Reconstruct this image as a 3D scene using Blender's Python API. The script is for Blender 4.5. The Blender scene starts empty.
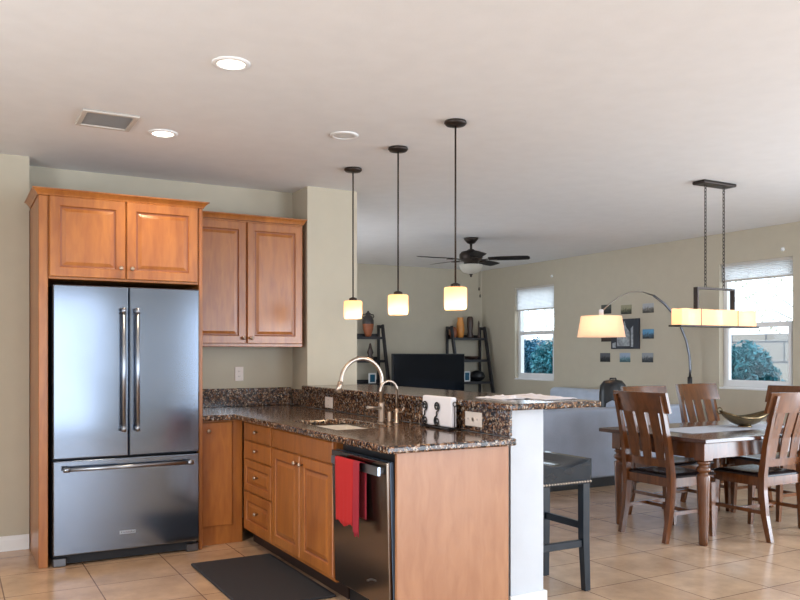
import bpy, bmesh, math, random
from mathutils import Vector, Matrix
random.seed(7)
PI = math.pi
scene = bpy.context.scene
COL = scene.collection
CEIL = 2.66

# ------------------------------------------------------------------ camera
cd = bpy.data.cameras.new('camera'); cam = bpy.data.objects.new('camera', cd); COL.objects.link(cam)
cam.location = (0, 0, 1.32)
cam.rotation_euler = (PI/2, 0, -math.radians(29.2))
cd.sensor_width = 36; cd.lens = 805/800*36; cd.shift_y = 54/800
cd.clip_start = 0.05; cd.clip_end = 200
scene.camera = cam

# ------------------------------------------------------------------ world, sun, daylight
w = bpy.data.worlds.new('sky'); scene.world = w; w.use_nodes = True
bg = w.node_tree.nodes['Background']
bg.inputs[0].default_value = (0.80, 0.90, 1.0, 1); bg.inputs[1].default_value = 3.4
sd = bpy.data.lights.new('sun', 'SUN'); sd.energy = 2.4; sd.angle = 0.01; sd.color = (1, 0.95, 0.86)
so = bpy.data.objects.new('sun', sd); COL.objects.link(so)
so.rotation_euler = Vector((0.62, 0.10, -0.75)).to_track_quat('-Z', 'Y').to_euler()

def area(name, loc, direction, sx, sy, power, col):
    l = bpy.data.lights.new(name, 'AREA'); l.shape = 'RECTANGLE'; l.size = sx; l.size_y = sy
    l.energy = power; l.color = col
    o = bpy.data.objects.new(name, l); COL.objects.link(o); o.location = loc
    o.rotation_euler = Vector(direction).to_track_quat('-Z', 'Z').to_euler()
    return o
# daylight entering through the patio doors behind the camera and the side window out of frame
area('daylight_patio_doors', (0.6, -2.95, 1.2), (0, 1, 0.12), 3.0, 2.2, 42, (0.90, 0.95, 1.0))
area('daylight_nook_doors', (5.6, -2.95, 1.2), (0, 1, 0.12), 2.8, 2.2, 235, (0.74, 0.86, 1.0))
area('daylight_side_window', (7.42, 1.6, 1.3), (-1, 0, 0.1), 2.4, 2.0, 150, (0.74, 0.86, 1.0))
area('living_room_fill', (2.56, 8.6, 1.25), (1, 0.1, 0.15), 3.0, 2.2, 40, (0.74, 0.86, 1.0))  # added fill light to brighten the living room, no doors known here
area('daylight_left_window', (-2.42, 2.0, 1.45), (1, 0, 0.2), 2.4, 1.5, 110, (0.92, 0.96, 1.0))
scene.view_settings.view_transform = 'Standard'
scene.view_settings.look = 'None'
scene.view_settings.exposure = 0.05
scene.view_settings.gamma = 1.0
scene.view_settings.use_curve_mapping = False
scene.cycles.max_bounces = 10
scene.cycles.transparent_max_bounces = 24
scene.cycles.sample_clamp_indirect = 4
scene.cycles.caustics_reflective = False
scene.cycles.caustics_refractive = False

# ------------------------------------------------------------------ materials
def lin(c):
    return tuple(((v/255)/12.92 if v/255 <= 0.04045 else ((v/255+0.055)/1.055)**2.4) for v in c) + (1,)
def mat(name, rgb, rough=0.5, metal=0.0, spec=0.5, noise=0.0, nscale=8, bump=0.0, bscale=60, coat=0.0, emit=None, estr=0):
    m = bpy.data.materials.new(name); m.use_nodes = True
    nt = m.node_tree; b = nt.nodes['Principled BSDF']
    c = lin(rgb)
    b.inputs['Base Color'].default_value = c
    b.inputs['Roughness'].default_value = rough
    b.inputs['Metallic'].default_value = metal
    b.inputs['Specular IOR Level'].default_value = spec
    if coat: b.inputs['Coat Weight'].default_value = coat; b.inputs['Coat Roughness'].default_value = 0.15
    tc = nt.nodes.new('ShaderNodeTexCoord')
    n = nt.nodes.new('ShaderNodeTexNoise'); n.inputs['Scale'].default_value = nscale; n.inputs['Detail'].default_value = 4
    nt.links.new(tc.outputs['Object'], n.inputs['Vector'])
    r = nt.nodes.new('ShaderNodeValToRGB')
    k = max(noise, 0.02)
    r.color_ramp.elements[0].position = 0.3; r.color_ramp.elements[1].position = 0.7
    r.color_ramp.elements[0].color = tuple(v*(1-k) for v in c[:3]) + (1,)
    r.color_ramp.elements[1].color = tuple(min(1, v*(1+k)) for v in c[:3]) + (1,)
    nt.links.new(n.outputs['Fac'], r.inputs['Fac']); nt.links.new(r.outputs['Color'], b.inputs['Base Color'])
    if bump:
        n2 = nt.nodes.new('ShaderNodeTexNoise'); n2.inputs['Scale'].default_value = bscale; n2.inputs['Detail'].default_value = 3
        nt.links.new(tc.outputs['Object'], n2.inputs['Vector'])
        bp = nt.nodes.new('ShaderNodeBump'); bp.inputs['Strength'].default_value = bump; bp.inputs['Distance'].default_value = 0.01
        nt.links.new(n2.outputs['Fac'], bp.inputs['Height']); nt.links.new(bp.outputs['Normal'], b.inputs['Normal'])
    if emit:
        b.inputs['Emission Color'].default_value = lin(emit); b.inputs['Emission Strength'].default_value = estr
    return m
def wood(name, dark, light, rough=0.35, scale=(3, 3, 0.5), coat=0.25, blotch=0.5):
    m = bpy.data.materials.new(name); m.use_nodes = True
    nt = m.node_tree; b = nt.nodes['Principled BSDF']; L = nt.links.new
    tc = nt.nodes.new('ShaderNodeTexCoord'); mp = nt.nodes.new('ShaderNodeMapping')
    mp.inputs['Scale'].default_value = scale
    L(tc.outputs['Object'], mp.inputs['Vector'])
    n = nt.nodes.new('ShaderNodeTexNoise'); n.inputs['Scale'].default_value = 12; n.inputs['Detail'].default_value = 6; n.inputs['Distortion'].default_value = 0.6
    L(mp.outputs['Vector'], n.inputs['Vector'])
    n2 = nt.nodes.new('ShaderNodeTexNoise'); n2.inputs['Scale'].default_value = 3.0; n2.inputs['Detail'].default_value = 2
    L(mp.outputs['Vector'], n2.inputs['Vector'])
    mx = nt.nodes.new('ShaderNodeMix'); mx.data_type = 'FLOAT'; mx.inputs[0].default_value = blotch
    L(n.outputs['Fac'], mx.inputs[2]); L(n2.outputs['Fac'], mx.inputs[3])
    r = nt.nodes.new('ShaderNodeValToRGB'); e = r.color_ramp.elements
    e[0].position = 0.32; e[1].position = 0.68; e[0].color = lin(dark); e[1].color = lin(light)
    L(mx.outputs[0], r.inputs['Fac']); L(r.outputs['Color'], b.inputs['Base Color'])
    b.inputs['Roughness'].default_value = rough
    b.inputs['Coat Weight'].default_value = coat; b.inputs['Coat Roughness'].default_value = 0.2
    return m
def granite(name):
    m = bpy.data.materials.new(name); m.use_nodes = True
    nt = m.node_tree; b = nt.nodes['Principled BSDF']; L = nt.links.new
    tc = nt.nodes.new('ShaderNodeTexCoord')
    v = nt.nodes.new('ShaderNodeTexVoronoi'); v.inputs['Scale'].default_value = 105; v.inputs['Randomness'].default_value = 1
    n0 = nt.nodes.new('ShaderNodeTexNoise'); n0.inputs['Scale'].default_value = 30; n0.inputs['Detail'].default_value = 3
    L(tc.outputs['Object'], n0.inputs['Vector'])
    mxv = nt.nodes.new('ShaderNodeMix'); mxv.data_type = 'VECTOR'; mxv.inputs[0].default_value = 0.03
    L(tc.outputs['Object'], mxv.inputs[4]); L(n0.outputs['Color'], mxv.inputs[5]); L(mxv.outputs[1], v.inputs['Vector'])
    sep = nt.nodes.new('ShaderNodeSeparateColor'); L(v.outputs['Color'], sep.inputs[0])
    r = nt.nodes.new('ShaderNodeValToRGB'); r.color_ramp.interpolation = 'CONSTANT'
    stops = [(0, (36, 28, 26)), (0.26, (84, 60, 48)), (0.46, (122, 86, 60)), (0.64, (156, 122, 94)), (0.76, (52, 44, 44)), (0.84, (184, 168, 150)), (0.95, (132, 134, 142))]
    e = r.color_ramp.elements
    e[0].position = 0; e[0].color = lin(stops[0][1]); e[1].position = stops[1][0]; e[1].color = lin(stops[1][1])
    for p, c in stops[2:]:
        q = e.new(p); q.color = lin(c)
    L(sep.outputs[0], r.inputs['Fac'])
    n = nt.nodes.new('ShaderNodeTexNoise'); n.inputs['Scale'].default_value = 120; n.inputs['Detail'].default_value = 2
    L(tc.outputs['Object'], n.inputs['Vector'])
    r2 = nt.nodes.new('ShaderNodeValToRGB'); r2.color_ramp.elements[0].position = 0.38; r2.color_ramp.elements[1].position = 0.6
    r2.color_ramp.elements[0].color = (0.35, 0.33, 0.33, 1); r2.color_ramp.elements[1].color = (1.1, 1.05, 1, 1)
    L(n.outputs['Fac'], r2.inputs['Fac'])
    mx = nt.nodes.new('ShaderNodeMix'); mx.data_type = 'RGBA'; mx.blend_type = 'MULTIPLY'; mx.inputs[0].default_value = 0.8
    L(r.outputs['Color'], mx.inputs[6]); L(r2.outputs['Color'], mx.inputs[7]); L(mx.outputs[2], b.inputs['Base Color'])
    b.inputs['Roughness'].default_value = 0.12; b.inputs['Specular IOR Level'].default_value = 0.6
    return m
def tile_floor(name):
    m = bpy.data.materials.new(name); m.use_nodes = True
    nt = m.node_tree; b = nt.nodes['Principled BSDF']; L = nt.links.new
    tc = nt.nodes.new('ShaderNodeTexCoord'); mp = nt.nodes.new('ShaderNodeMapping')
    T = 0.4735
    mp.inputs['Location'].default_value = (-(0.256 - 4*T)/T, -(2.955 - 12*T)/T, 0); mp.inputs['Scale'].default_value = (1/T, 1/T, 1)
    L(tc.outputs['Object'], mp.inputs['Vector'])
    br = nt.nodes.new('ShaderNodeTexBrick'); br.offset = 0; br.squash = 1
    br.inputs['Scale'].default_value = 1; br.inputs['Brick Width'].default_value = 1; br.inputs['Row Height'].default_value = 1
    br.inputs['Mortar Size'].default_value = 0.008; br.inputs['Mortar Smooth'].default_value = 0.3; br.inputs['Bias'].default_value = 0
    br.inputs['Color1'].default_value = lin((208, 178, 148)); br.inputs['Color2'].default_value = lin((198, 166, 136)); br.inputs['Mortar'].default_value = lin((130, 104, 88))
    L(mp.outputs['Vector'], br.inputs['Vector'])
    n = nt.nodes.new('ShaderNodeTexNoise'); n.inputs['Scale'].default_value = 4; n.inputs['Detail'].default_value = 6; n.inputs['Roughness'].default_value = 0.65
    L(tc.outputs['Object'], n.inputs['Vector'])
    r = nt.nodes.new('ShaderNodeValToRGB'); r.color_ramp.elements[0].position = 0.35; r.color_ramp.elements[1].position = 0.68
    r.color_ramp.elements[0].color = (0.74, 0.71, 0.70, 1); r.color_ramp.elements[1].color = (1.06, 1.03, 1.0, 1)
    L(n.outputs['Fac'], r.inputs['Fac'])
    mx = nt.nodes.new('ShaderNodeMix'); mx.data_type = 'RGBA'; mx.blend_type = 'MULTIPLY'; mx.inputs[0].default_value = 1
    L(br.outputs['Color'], mx.inputs[6]); L(r.outputs['Color'], mx.inputs[7]); L(mx.outputs[2], b.inputs['Base Color'])
    b.inputs['Roughness'].default_value = 0.22
    bp = nt.nodes.new('ShaderNodeBump'); bp.inputs['Strength'].default_value = 0.35; bp.inputs['Distance'].default_value = 0.004; bp.invert = True
    L(br.outputs['Fac'], bp.inputs['Height']); L(bp.outputs['Normal'], b.inputs['Normal'])
    return m
def block_wall_mat(name):
    m = bpy.data.materials.new(name); m.use_nodes = True
    nt = m.node_tree; b = nt.nodes['Principled BSDF']; L = nt.links.new
    tc = nt.nodes.new('ShaderNodeTexCoord'); sp = nt.nodes.new('ShaderNodeSeparateXYZ'); cb = nt.nodes.new('ShaderNodeCombineXYZ')
    L(tc.outputs['Object'], sp.inputs[0]); L(sp.outputs['Y'], cb.inputs['X']); L(sp.outputs['Z'], cb.inputs['Y'])
    br = nt.nodes.new('ShaderNodeTexBrick'); br.inputs['Scale'].default_value = 1
    br.inputs['Brick Width'].default_value = 0.6; br.inputs['Row Height'].default_value = 0.3
    br.inputs['Mortar Size'].default_value = 0.014
    br.inputs['Color1'].default_value = lin((150, 146, 140)); br.inputs['Color2'].default_value = lin((142, 138, 134)); br.inputs['Mortar'].default_value = lin((92, 94, 100))
    L(cb.outputs[0], br.inputs['Vector']); L(br.outputs['Color'], b.inputs['Base Color'])
    b.inputs['Roughness'].default_value = 0.9
    return m
def glass_mat(name, tint=(0.95, 0.98, 1.0), refl=0.012):
    m = bpy.data.materials.new(name); m.use_nodes = True
    nt = m.node_tree; nt.nodes.clear(); L = nt.links.new
    o = nt.nodes.new('ShaderNodeOutputMaterial'); t = nt.nodes.new('ShaderNodeBsdfTransparent'); t.inputs[0].default_value = tint + (1,)
    g = nt.nodes.new('ShaderNodeBsdfGlossy'); g.inputs['Roughness'].default_value = 0.02
    mx = nt.nodes.new('ShaderNodeMixShader'); mx.inputs[0].default_value = refl
    L(t.outputs[0], mx.inputs[1]); L(g.outputs[0], mx.inputs[2]); L(mx.outputs[0], o.inputs[0])
    return m
def shade_mat(name, rgb, trans=0.6, emit=0.0, ecol=None):
    m = bpy.data.materials.new(name); m.use_nodes = True
    nt = m.node_tree; nt.nodes.clear(); L = nt.links.new
    o = nt.nodes.new('ShaderNodeOutputMaterial'); t = nt.nodes.new('ShaderNodeBsdfTranslucent'); d = nt.nodes.new('ShaderNodeBsdfDiffuse')
    tc = nt.nodes.new('ShaderNodeTexCoord'); n = nt.nodes.new('ShaderNodeTexNoise'); n.inputs['Scale'].default_value = 14; n.inputs['Detail'].default_value = 4
    L(tc.outputs['Object'], n.inputs['Vector'])
    r = nt.nodes.new('ShaderNodeValToRGB'); c = lin(rgb)
    r.color_ramp.elements[0].color = tuple(v*0.88 for v in c[:3]) + (1,); r.color_ramp.elements[1].color = c
    L(n.outputs['Fac'], r.inputs['Fac']); L(r.outputs['Color'], t.inputs[0]); L(r.outputs['Color'], d.inputs[0])
    mx = nt.nodes.new('ShaderNodeMixShader'); mx.inputs[0].default_value = trans
    L(d.outputs[0], mx.inputs[1]); L(t.outputs[0], mx.inputs[2])
    e = nt.nodes.new('ShaderNodeEmission'); e.inputs[0].default_value = lin(ecol or rgb); e.inputs[1].default_value = emit
    ad = nt.nodes.new('ShaderNodeAddShader'); L(mx.outputs[0], ad.inputs[0]); L(e.outputs[0], ad.inputs[1]); L(ad.outputs[0], o.inputs[0])
    return m
def emission(name, rgb, s):
    m = bpy.data.materials.new(name); m.use_nodes = True
    nt = m.node_tree; nt.nodes.clear()
    o = nt.nodes.new('ShaderNodeOutputMaterial'); e = nt.nodes.new('ShaderNodeEmission')
    e.inputs[0].default_value = lin(rgb); e.inputs[1].default_value = s; nt.links.new(e.outputs[0], o.inputs[0])
    return m
def steel(name, rgb=(172, 176, 182), rough=0.22, aniso=0.5):
    m = mat(name, rgb, rough, 1.0)
    nt = m.node_tree; b = nt.nodes['Principled BSDF']; b.inputs['Anisotropic'].default_value = aniso
    if aniso:
        tc = nt.nodes.new('ShaderNodeTexCoord'); n = nt.nodes.new('ShaderNodeTexNoise'); n.inputs['Scale'].default_value = 2.2; n.inputs['Detail'].default_value = 0
        nt.links.new(tc.outputs['Object'], n.inputs['Vector'])
        bp = nt.nodes.new('ShaderNodeBump'); bp.inputs['Strength'].default_value = 0.3; bp.inputs['Distance'].default_value = 0.012
        nt.links.new(n.outputs['Fac'], bp.inputs['Height']); nt.links.new(bp.outputs['Normal'], b.inputs['Normal'])
    return m
def leaf_mat(name, a, c):
    return mat(name, a, 0.6, noise=0.4, nscale=3)

M = dict(
    wall=mat('wall_paint', (189, 180, 161), 0.85, noise=0.015, bump=0.08, bscale=180),
    ceiling=mat('ceiling_paint', (228, 229, 230), 0.9, noise=0.01, bump=0.08, bscale=140),
    white=mat('white_trim_paint', (232, 232, 232), 0.45),
    pony=mat('white_wall_paint', (204, 208, 214), 0.8, bump=0.1, bscale=160),
    floor=tile_floor('beige_floor_tile'),
    maple=wood('honey_maple', (144, 82, 36), (176, 110, 50), 0.32),
    maple_groove=wood('honey_maple_groove_shade', (122, 66, 34), (144, 82, 44), 0.4),  # same maple darkened, painting shade into the door grooves
    maple_panel=wood('maple_panel_lit', (158, 106, 72), (178, 128, 92), 0.4, (2, 2, 0.5)),  # paler copy of the maple, reflected light put into its colour
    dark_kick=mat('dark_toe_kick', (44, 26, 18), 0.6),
    granite=granite('brown_speckled_granite'),
    steel=steel('brushed_stainless', (126, 136, 152), 0.15),
    steel_dw=steel('stainless_dishwasher', (140, 128, 118), 0.22),
    steel_side=mat('window_lit_appliance_side', (104, 122, 146), 0.4, 0.5),  # blue-grey tint puts window light on the door side into the colour
    handle=steel('polished_handle_metal', (164, 170, 180), 0.3, 0),
    nickel=steel('satin_nickel', (188, 172, 158), 0.34, 0),
    sink=mat('sink_steel', (240, 232, 220), 0.35, 0.0),
    black_plastic=mat('black_plastic', (22, 24, 28), 0.4),
    dark_gasket=mat('dark_gap', (26, 28, 34), 0.7),
    mat_rubber=mat('dark_rubber_mat', (40, 40, 46), 0.75, bump=0.2, bscale=200),
    red=mat('red_towel_cloth', (184, 32, 34), 0.95, bump=0.5, bscale=350),
    pink=mat('dark_red_towel_cloth', (160, 38, 54), 0.95, bump=0.5, bscale=350),
    bronze=mat('dark_bronze_metal', (58, 50, 46), 0.4, 0.7),
    plate=mat('white_cover_plate', (224, 212, 204), 0.5),
    slot=mat('dark_slot', (70, 62, 58), 0.6),
    tv=mat('tv_screen', (12, 18, 26), 0.12, spec=0.25),
    blackwood=mat('black_stained_wood', (34, 32, 36), 0.45, noise=0.2),
    darkwood=wood('dark_walnut_table_top', (56, 32, 24), (84, 50, 38), 0.16, (0.5, 3, 3), 0.6),
    chairwood=wood('walnut_chair_wood', (78, 43, 20), (114, 66, 32), 0.24, (3, 3, 0.6), 0.5),
    seat=mat('dark_brown_leather', (34, 26, 28), 0.25),
    navy=mat('black_leather', (20, 34, 46), 0.12, noise=0.1),
    stoolwood=mat('black_stool_wood', (20, 30, 40), 0.35),
    sofa=mat('light_grey_sofa_leather', (156, 166, 184), 0.55, noise=0.08, nscale=5, bump=0.15, bscale=40),
    sofa2=mat('pale_grey_cushion', (180, 190, 206), 0.6, noise=0.06, bump=0.15, bscale=40),
    paper=mat('white_paper', (236, 232, 236), 0.8),
    cloth=mat('pale_runner_cloth', (206, 210, 220), 0.8, noise=0.06, nscale=40, bump=0.3, bscale=300),
    brass=mat('aged_bronze_bowl', (122, 104, 76), 0.25, 0.8, noise=0.25, nscale=10),
    terracotta=mat('terracotta_vase', (160, 92, 58), 0.5, noise=0.25),
    graystone=mat('dark_glazed_vase_top', (62, 56, 54), 0.35, noise=0.3),
    orange=mat('amber_ceramic', (214, 140, 62), 0.35, noise=0.15),
    brownc=mat('dark_brown_ceramic', (66, 48, 40), 0.4, noise=0.2),
    lamp_metal=steel('arc_lamp_metal', (150, 142, 132), 0.3, 0),
    chrome=steel('dark_chrome', (110, 112, 118), 0.3, 0),
    glass=glass_mat('window_glass'),
    vent=mat('white_vent_metal', (196, 190, 182), 0.5),
    vent_dark=mat('grey_vent_slats', (148, 150, 150), 0.6),
    block=block_wall_mat('garden_block_wall'),
    soil=mat('garden_gravel', (170, 160, 150), 0.95, noise=0.2),
    leaf=mat('shrub_leaves', (22, 96, 108), 0.6, noise=0.45, nscale=2.5),
    leaf2=mat('shrub_leaves_deep', (18, 86, 112), 0.6, noise=0.45, nscale=2.5),
    bark=mat('bark_brown', (150, 140, 128), 0.9),
    cellular=shade_mat('cellular_blind_fabric', (252, 252, 252), 0.85),
    pend=shade_mat('amber_glass_pendant_shade', (255, 222, 176), 0.6, 0.5, (255, 184, 110)),
    amber=shade_mat('amber_alabaster_shade', (255, 226, 184), 0.55, 0.62, (255, 198, 138)),
    linen=shade_mat('linen_lamp_shade', (250, 222, 200), 0.55, 0.20, (255, 172, 118)),
    frosted=shade_mat('frosted_glass_bowl', (226, 222, 210), 0.5),
    bulb=emission('lit_lamp', (255, 236, 205), 8),
    canlight=emission('lit_can_light', (255, 244, 226), 9),
    bulb_off=mat('unlit_can_lamp', (206, 206, 206), 0.4),
)

# ------------------------------------------------------------------ mesh helpers
def B(): return bmesh.new()
def box(bm, x0, x1, y0, y1, z0, z1, bev=0.0, seg=1, mi=0):
    r = bmesh.ops.create_cube(bm, size=1.0)
    vs = r['verts']
    for v in vs:
        v.co = Vector(((x0+x1)/2 + v.co.x*(x1-x0), (y0+y1)/2 + v.co.y*(y1-y0), (z0+z1)/2 + v.co.z*(z1-z0)))
    fs = {f for v in vs for f in v.link_faces}
    for f in fs: f.material_index = mi
    if bev:
        es = list({e for v in vs for e in v.link_edges})
        bmesh.ops.bevel(bm, geom=es, offset=bev, segments=seg, affect='EDGES', profile=0.5, material=-1)
    return bm
def lathe(bm, prof, cx=0, cy=0, seg=24, mi=0, cap=True, smooth=True, a0=0, sx=1, sy=1):
    rings = []
    for r, z in prof:
        rings.append([bm.verts.new((cx + sx*r*math.cos(a0+2*PI*i/seg), cy + sy*r*math.sin(a0+2*PI*i/seg), z)) for i in range(seg)])
    for a, b in zip(rings, rings[1:]):
        for i in range(seg):
            f = bm.faces.new((a[i], a[(i+1) % seg], b[(i+1) % seg], b[i])); f.smooth = smooth; f.material_index = mi
    if cap:
        if prof[0][0] > 1e-4: bm.faces.new(rings[0][::-1]).material_index = mi
        if prof[-1][0] > 1e-4: bm.faces.new(rings[-1]).material_index = mi
    return bm
def tube(bm, pts, rad, seg=10, mi=0, closed=False):
    pts = [Vector(p) for p in pts]; n = len(pts)
    rads = rad if isinstance(rad, (list, tuple)) else [rad]*n
    rings = []; up = None
    for i, p in enumerate(pts):
        if closed: t = (pts[(i+1) % n] - pts[i-1]).normalized()
        else: t = (pts[min(i+1, n-1)] - pts[max(i-1, 0)]).normalized()
        if up is None:
            up = Vector((0, 0, 1)) if abs(t.z) < 0.9 else Vector((1, 0, 0))
        u = (up - t*up.dot(t)).normalized(); v = t.cross(u); up = u
        rings.append([bm.verts.new(p + (u*math.cos(2*PI*k/seg) + v*math.sin(2*PI*k/seg))*rads[i]) for k in range(seg)])
    m = n if closed else n-1
    for i in range(m):
        a = rings[i]; b = rings[(i+1) % n]
        for k in range(seg):
            f = bm.faces.new((a[k], a[(k+1) % seg], b[(k+1) % seg], b[k])); f.smooth = True; f.material_index = mi
    if not closed:
        bm.faces.new(rings[0][::-1]).material_index = mi; bm.faces.new(rings[-1]).material_index = mi
    return bm
def sweep(bm, pts, wx, th, axis=Vector((1, 0, 0)), mi=0):
    """rectangular bar swept along pts; wx = width along axis (number or list), th = thickness across"""
    pts = [Vector(p) for p in pts]; n = len(pts); rings = []
    W = wx if isinstance(wx, (list, tuple)) else [wx]*n
    T = th if isinstance(th, (list, tuple)) else [th]*n
    for i, p in enumerate(pts):
        t = (pts[min(i+1, n-1)] - pts[max(i-1, 0)]).normalized()
        nn = t.cross(axis).normalized()
        a = axis*W[i]/2; c = nn*T[i]/2
        rings.append([bm.verts.new(p + q) for q in (a+c, -a+c, -a-c, a-c)])
    for a, b in zip(rings, rings[1:]):
        for k in range(4):
            bm.faces.new((a[k], a[(k+1) % 4], b[(k+1) % 4], b[k])).material_index = mi
    bm.faces.new(rings[0][::-1]).material_index = mi; bm.faces.new(rings[-1]).material_index = mi
    return bm
def beam(bm, a, b, w, h, mi=0):
    """rectangular bar from a to b, w horizontal, h vertical"""
    a = Vector(a); b = Vector(b); t = (b-a).normalized()
    s = t.cross(Vector((0, 0, 1)))
    s = s.normalized() if s.length > 1e-3 else Vector((1, 0, 0))
    u = s.cross(t).normalized()
    ring = []
    for p in (a, b):
        ring.append([bm.verts.new(p + s*x*w/2 + u*y*h/2) for x, y in ((1, 1), (-1, 1), (-1, -1), (1, -1))])
    for k in range(4): bm.faces.new((ring[0][k], ring[0][(k+1) % 4], ring[1][(k+1) % 4], ring[1][k])).material_index = mi
    bm.faces.new(ring[0][::-1]); bm.faces.new(ring[1])
    return bm
def cells(bm, xs, ys, keep, z0, z1, bev=0.0, seg=2):
    """solid slab made of kept grid cells, welded"""
    g = {}
    def V(i, j, z):
        if (i, j, z) not in g: g[(i, j, z)] = bm.verts.new((xs[i], ys[j], z))
        return g[(i, j, z)]
    K = lambda i, j: (i, j) in keep
    for i, j in keep:
        bm.faces.new((V(i, j, z1), V(i+1, j, z1), V(i+1, j+1, z1), V(i, j+1, z1)))
        bm.faces.new((V(i, j, z0), V(i, j+1, z0), V(i+1, j+1, z0), V(i+1, j, z0)))
        for (di, dj, a, b) in ((-1, 0, (i, j+1), (i, j)), (1, 0, (i+1, j), (i+1, j+1)), (0, -1, (i, j), (i+1, j)), (0, 1, (i+1, j+1), (i, j+1))):
            if not K(i+di, j+dj):
                bm.faces.new((V(*a, z0), V(*b, z0), V(*b, z1), V(*a, z1)))
    bm.normal_update()
    if bev:
        es = [e for e in bm.edges if len(e.link_faces) == 2 and e.calc_face_angle(0) > 0.5]
        bmesh.ops.bevel(bm, geom=es, offset=bev, segments=seg, affect='EDGES', profile=0.5, clamp_overlap=True)
    return bm
def wall_holes(bm, axis, pos0, pos1, a0, a1, z0, z1, holes):
    """wall slab with rectangular holes; axis 'x' = plane of constant x spanning y"""
    A = sorted({a0, a1} | {h[0] for h in holes} | {h[1] for h in holes}); Z = sorted({z0, z1} | {h[2] for h in holes} | {h[3] for h in holes})
    keep = set()
    for i in range(len(A)-1):
        for j in range(len(Z)-1):
            ca = (A[i]+A[i+1])/2; cz = (Z[j]+Z[j+1])/2
            if not any(h[0] < ca < h[1] and h[2] < cz < h[3] for h in holes): keep.add((i, j))
    cells(bm, A, Z, keep, pos0, pos1)
    for v in bm.verts:
        a, z, p = v.co
        v.co = Vector((p, a, z)) if axis == 'x' else Vector((a, p, z))
    bmesh.ops.recalc_face_normals(bm, faces=bm.faces)
    return bm
def rings_panel(bm, w, h, prof, mi=None, back=0.0):
    """raised panel: prof = [(inset, height)], centre at origin, front -Y"""
    R = []
    for ins, d in prof:
        x = w/2-ins; z = h/2-ins
        R.append([bm.verts.new((sx*x, -d, sz*z)) for sx, sz in ((-1, -1), (1, -1), (1, 1), (-1, 1))])
    b0 = [bm.verts.new((sx*w/2, -back, sz*h/2)) for sx, sz in ((-1, -1), (1, -1), (1, 1), (-1, 1))]
    R.insert(0, b0)
    for q, (a, b) in enumerate(zip(R, R[1:])):
        for k in range(4):
            f = bm.faces.new((a[k], a[(k+1) % 4], b[(k+1) % 4], b[k]))
            if mi and q in mi: f.material_index = 1
    bm.faces.new(R[-1]); bm.faces.new(b0[::-1])
    return bm
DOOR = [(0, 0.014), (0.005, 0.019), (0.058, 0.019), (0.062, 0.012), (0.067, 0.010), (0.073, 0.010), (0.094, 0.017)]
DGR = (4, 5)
FLAT = [(0, 0.014), (0.006, 0.019)]
def xf(bm, mtx): bmesh.ops.transform(bm, matrix=mtx, verts=bm.verts); return bm
def place(bm, loc, rz=0): return xf(bm, Matrix.Translation(loc) @ Matrix.Rotation(rz, 4, 'Z'))

def mk(name, bm, mats, parent=None, local=False):
    if parent is not None and not local:
        bmesh.ops.transform(bm, matrix=parent.matrix_basis.inverted(), verts=bm.verts)
    me = bpy.data.meshes.new(name); bm.to_mesh(me); bm.free()
    for m in (mats if isinstance(mats, (list, tuple)) else [mats]): me.materials.append(m)
    o = bpy.data.objects.new(name, me); COL.objects.link(o)
    if parent is not None: o.parent = parent
    return o
def recenter(o, base):
    """put a top-level mesh's origin at base"""
    b = Vector(base); o.data.transform(Matrix.Translation(-b)); o.location = b; return o
def tag(o, label, cat, group=None):
    o['label'] = label; o['category'] = cat
    if group: o['group'] = group
    return o
def thing(name, loc, label, cat, group=None, rz=0):
    o = bpy.data.objects.new(name, None); COL.objects.link(o); o.location = loc; o.rotation_euler = (0, 0, rz)
    o.matrix_basis = Matrix.Translation(loc) @ Matrix.Rotation(rz, 4, 'Z')
    o.empty_display_size = 0.1
    return tag(o, label, cat, group)
def solo(name, bm, mats, base, label, cat, group=None):
    o = mk(name, bm, mats); recenter(o, base); return tag(o, label, cat, group)
def struct(name, bm, mats, parent=None):
    o = mk(name, bm, mats, parent)
    if parent is None: o['kind'] = 'structure'
    return o
def dup(root, loc, rz, label, group=None):
    r = root.copy(); COL.objects.link(r); r.location = loc; r.rotation_euler = (0, 0, rz)
    r['label'] = label
    if group: r['group'] = group
    for ch in list(root.children):
        c = ch.copy(); COL.objects.link(c); c.parent = r
        for g in list(ch.children):
            d = g.copy(); COL.objects.link(d); d.parent = c
    return r
def sub(bm, dz): return bm
def knob(bm, p, d, r=0.014):
    """small round knob at p pointing along d (unit)"""
    q = B(); lathe(q, [(0.006, 0), (0.005, 0.012), (r*0.9, 0.017), (r, 0.023), (r*0.75, 0.029), (0.0, 0.031)], seg=14)
    rot = Vector((0, 0, 1)).rotation_difference(Vector(d)).to_matrix().to_4x4()
    xf(q, Matrix.Translation(p) @ rot); me = bpy.data.meshes.new('t'); q.to_mesh(me); q.free(); bm.from_mesh(me); bpy.data.meshes.remove(me)
    return bm
def light(name, loc, power, col, rad=0.03, parent=None):
    l = bpy.data.lights.new(name, 'POINT'); l.energy = power; l.color = col; l.shadow_soft_size = rad
    o = bpy.data.objects.new(name, l); COL.objects.link(o)
    if parent is not None: o.parent = parent; o.location = Vector(loc) - parent.location
    else: o.location = loc
    return o

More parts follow.
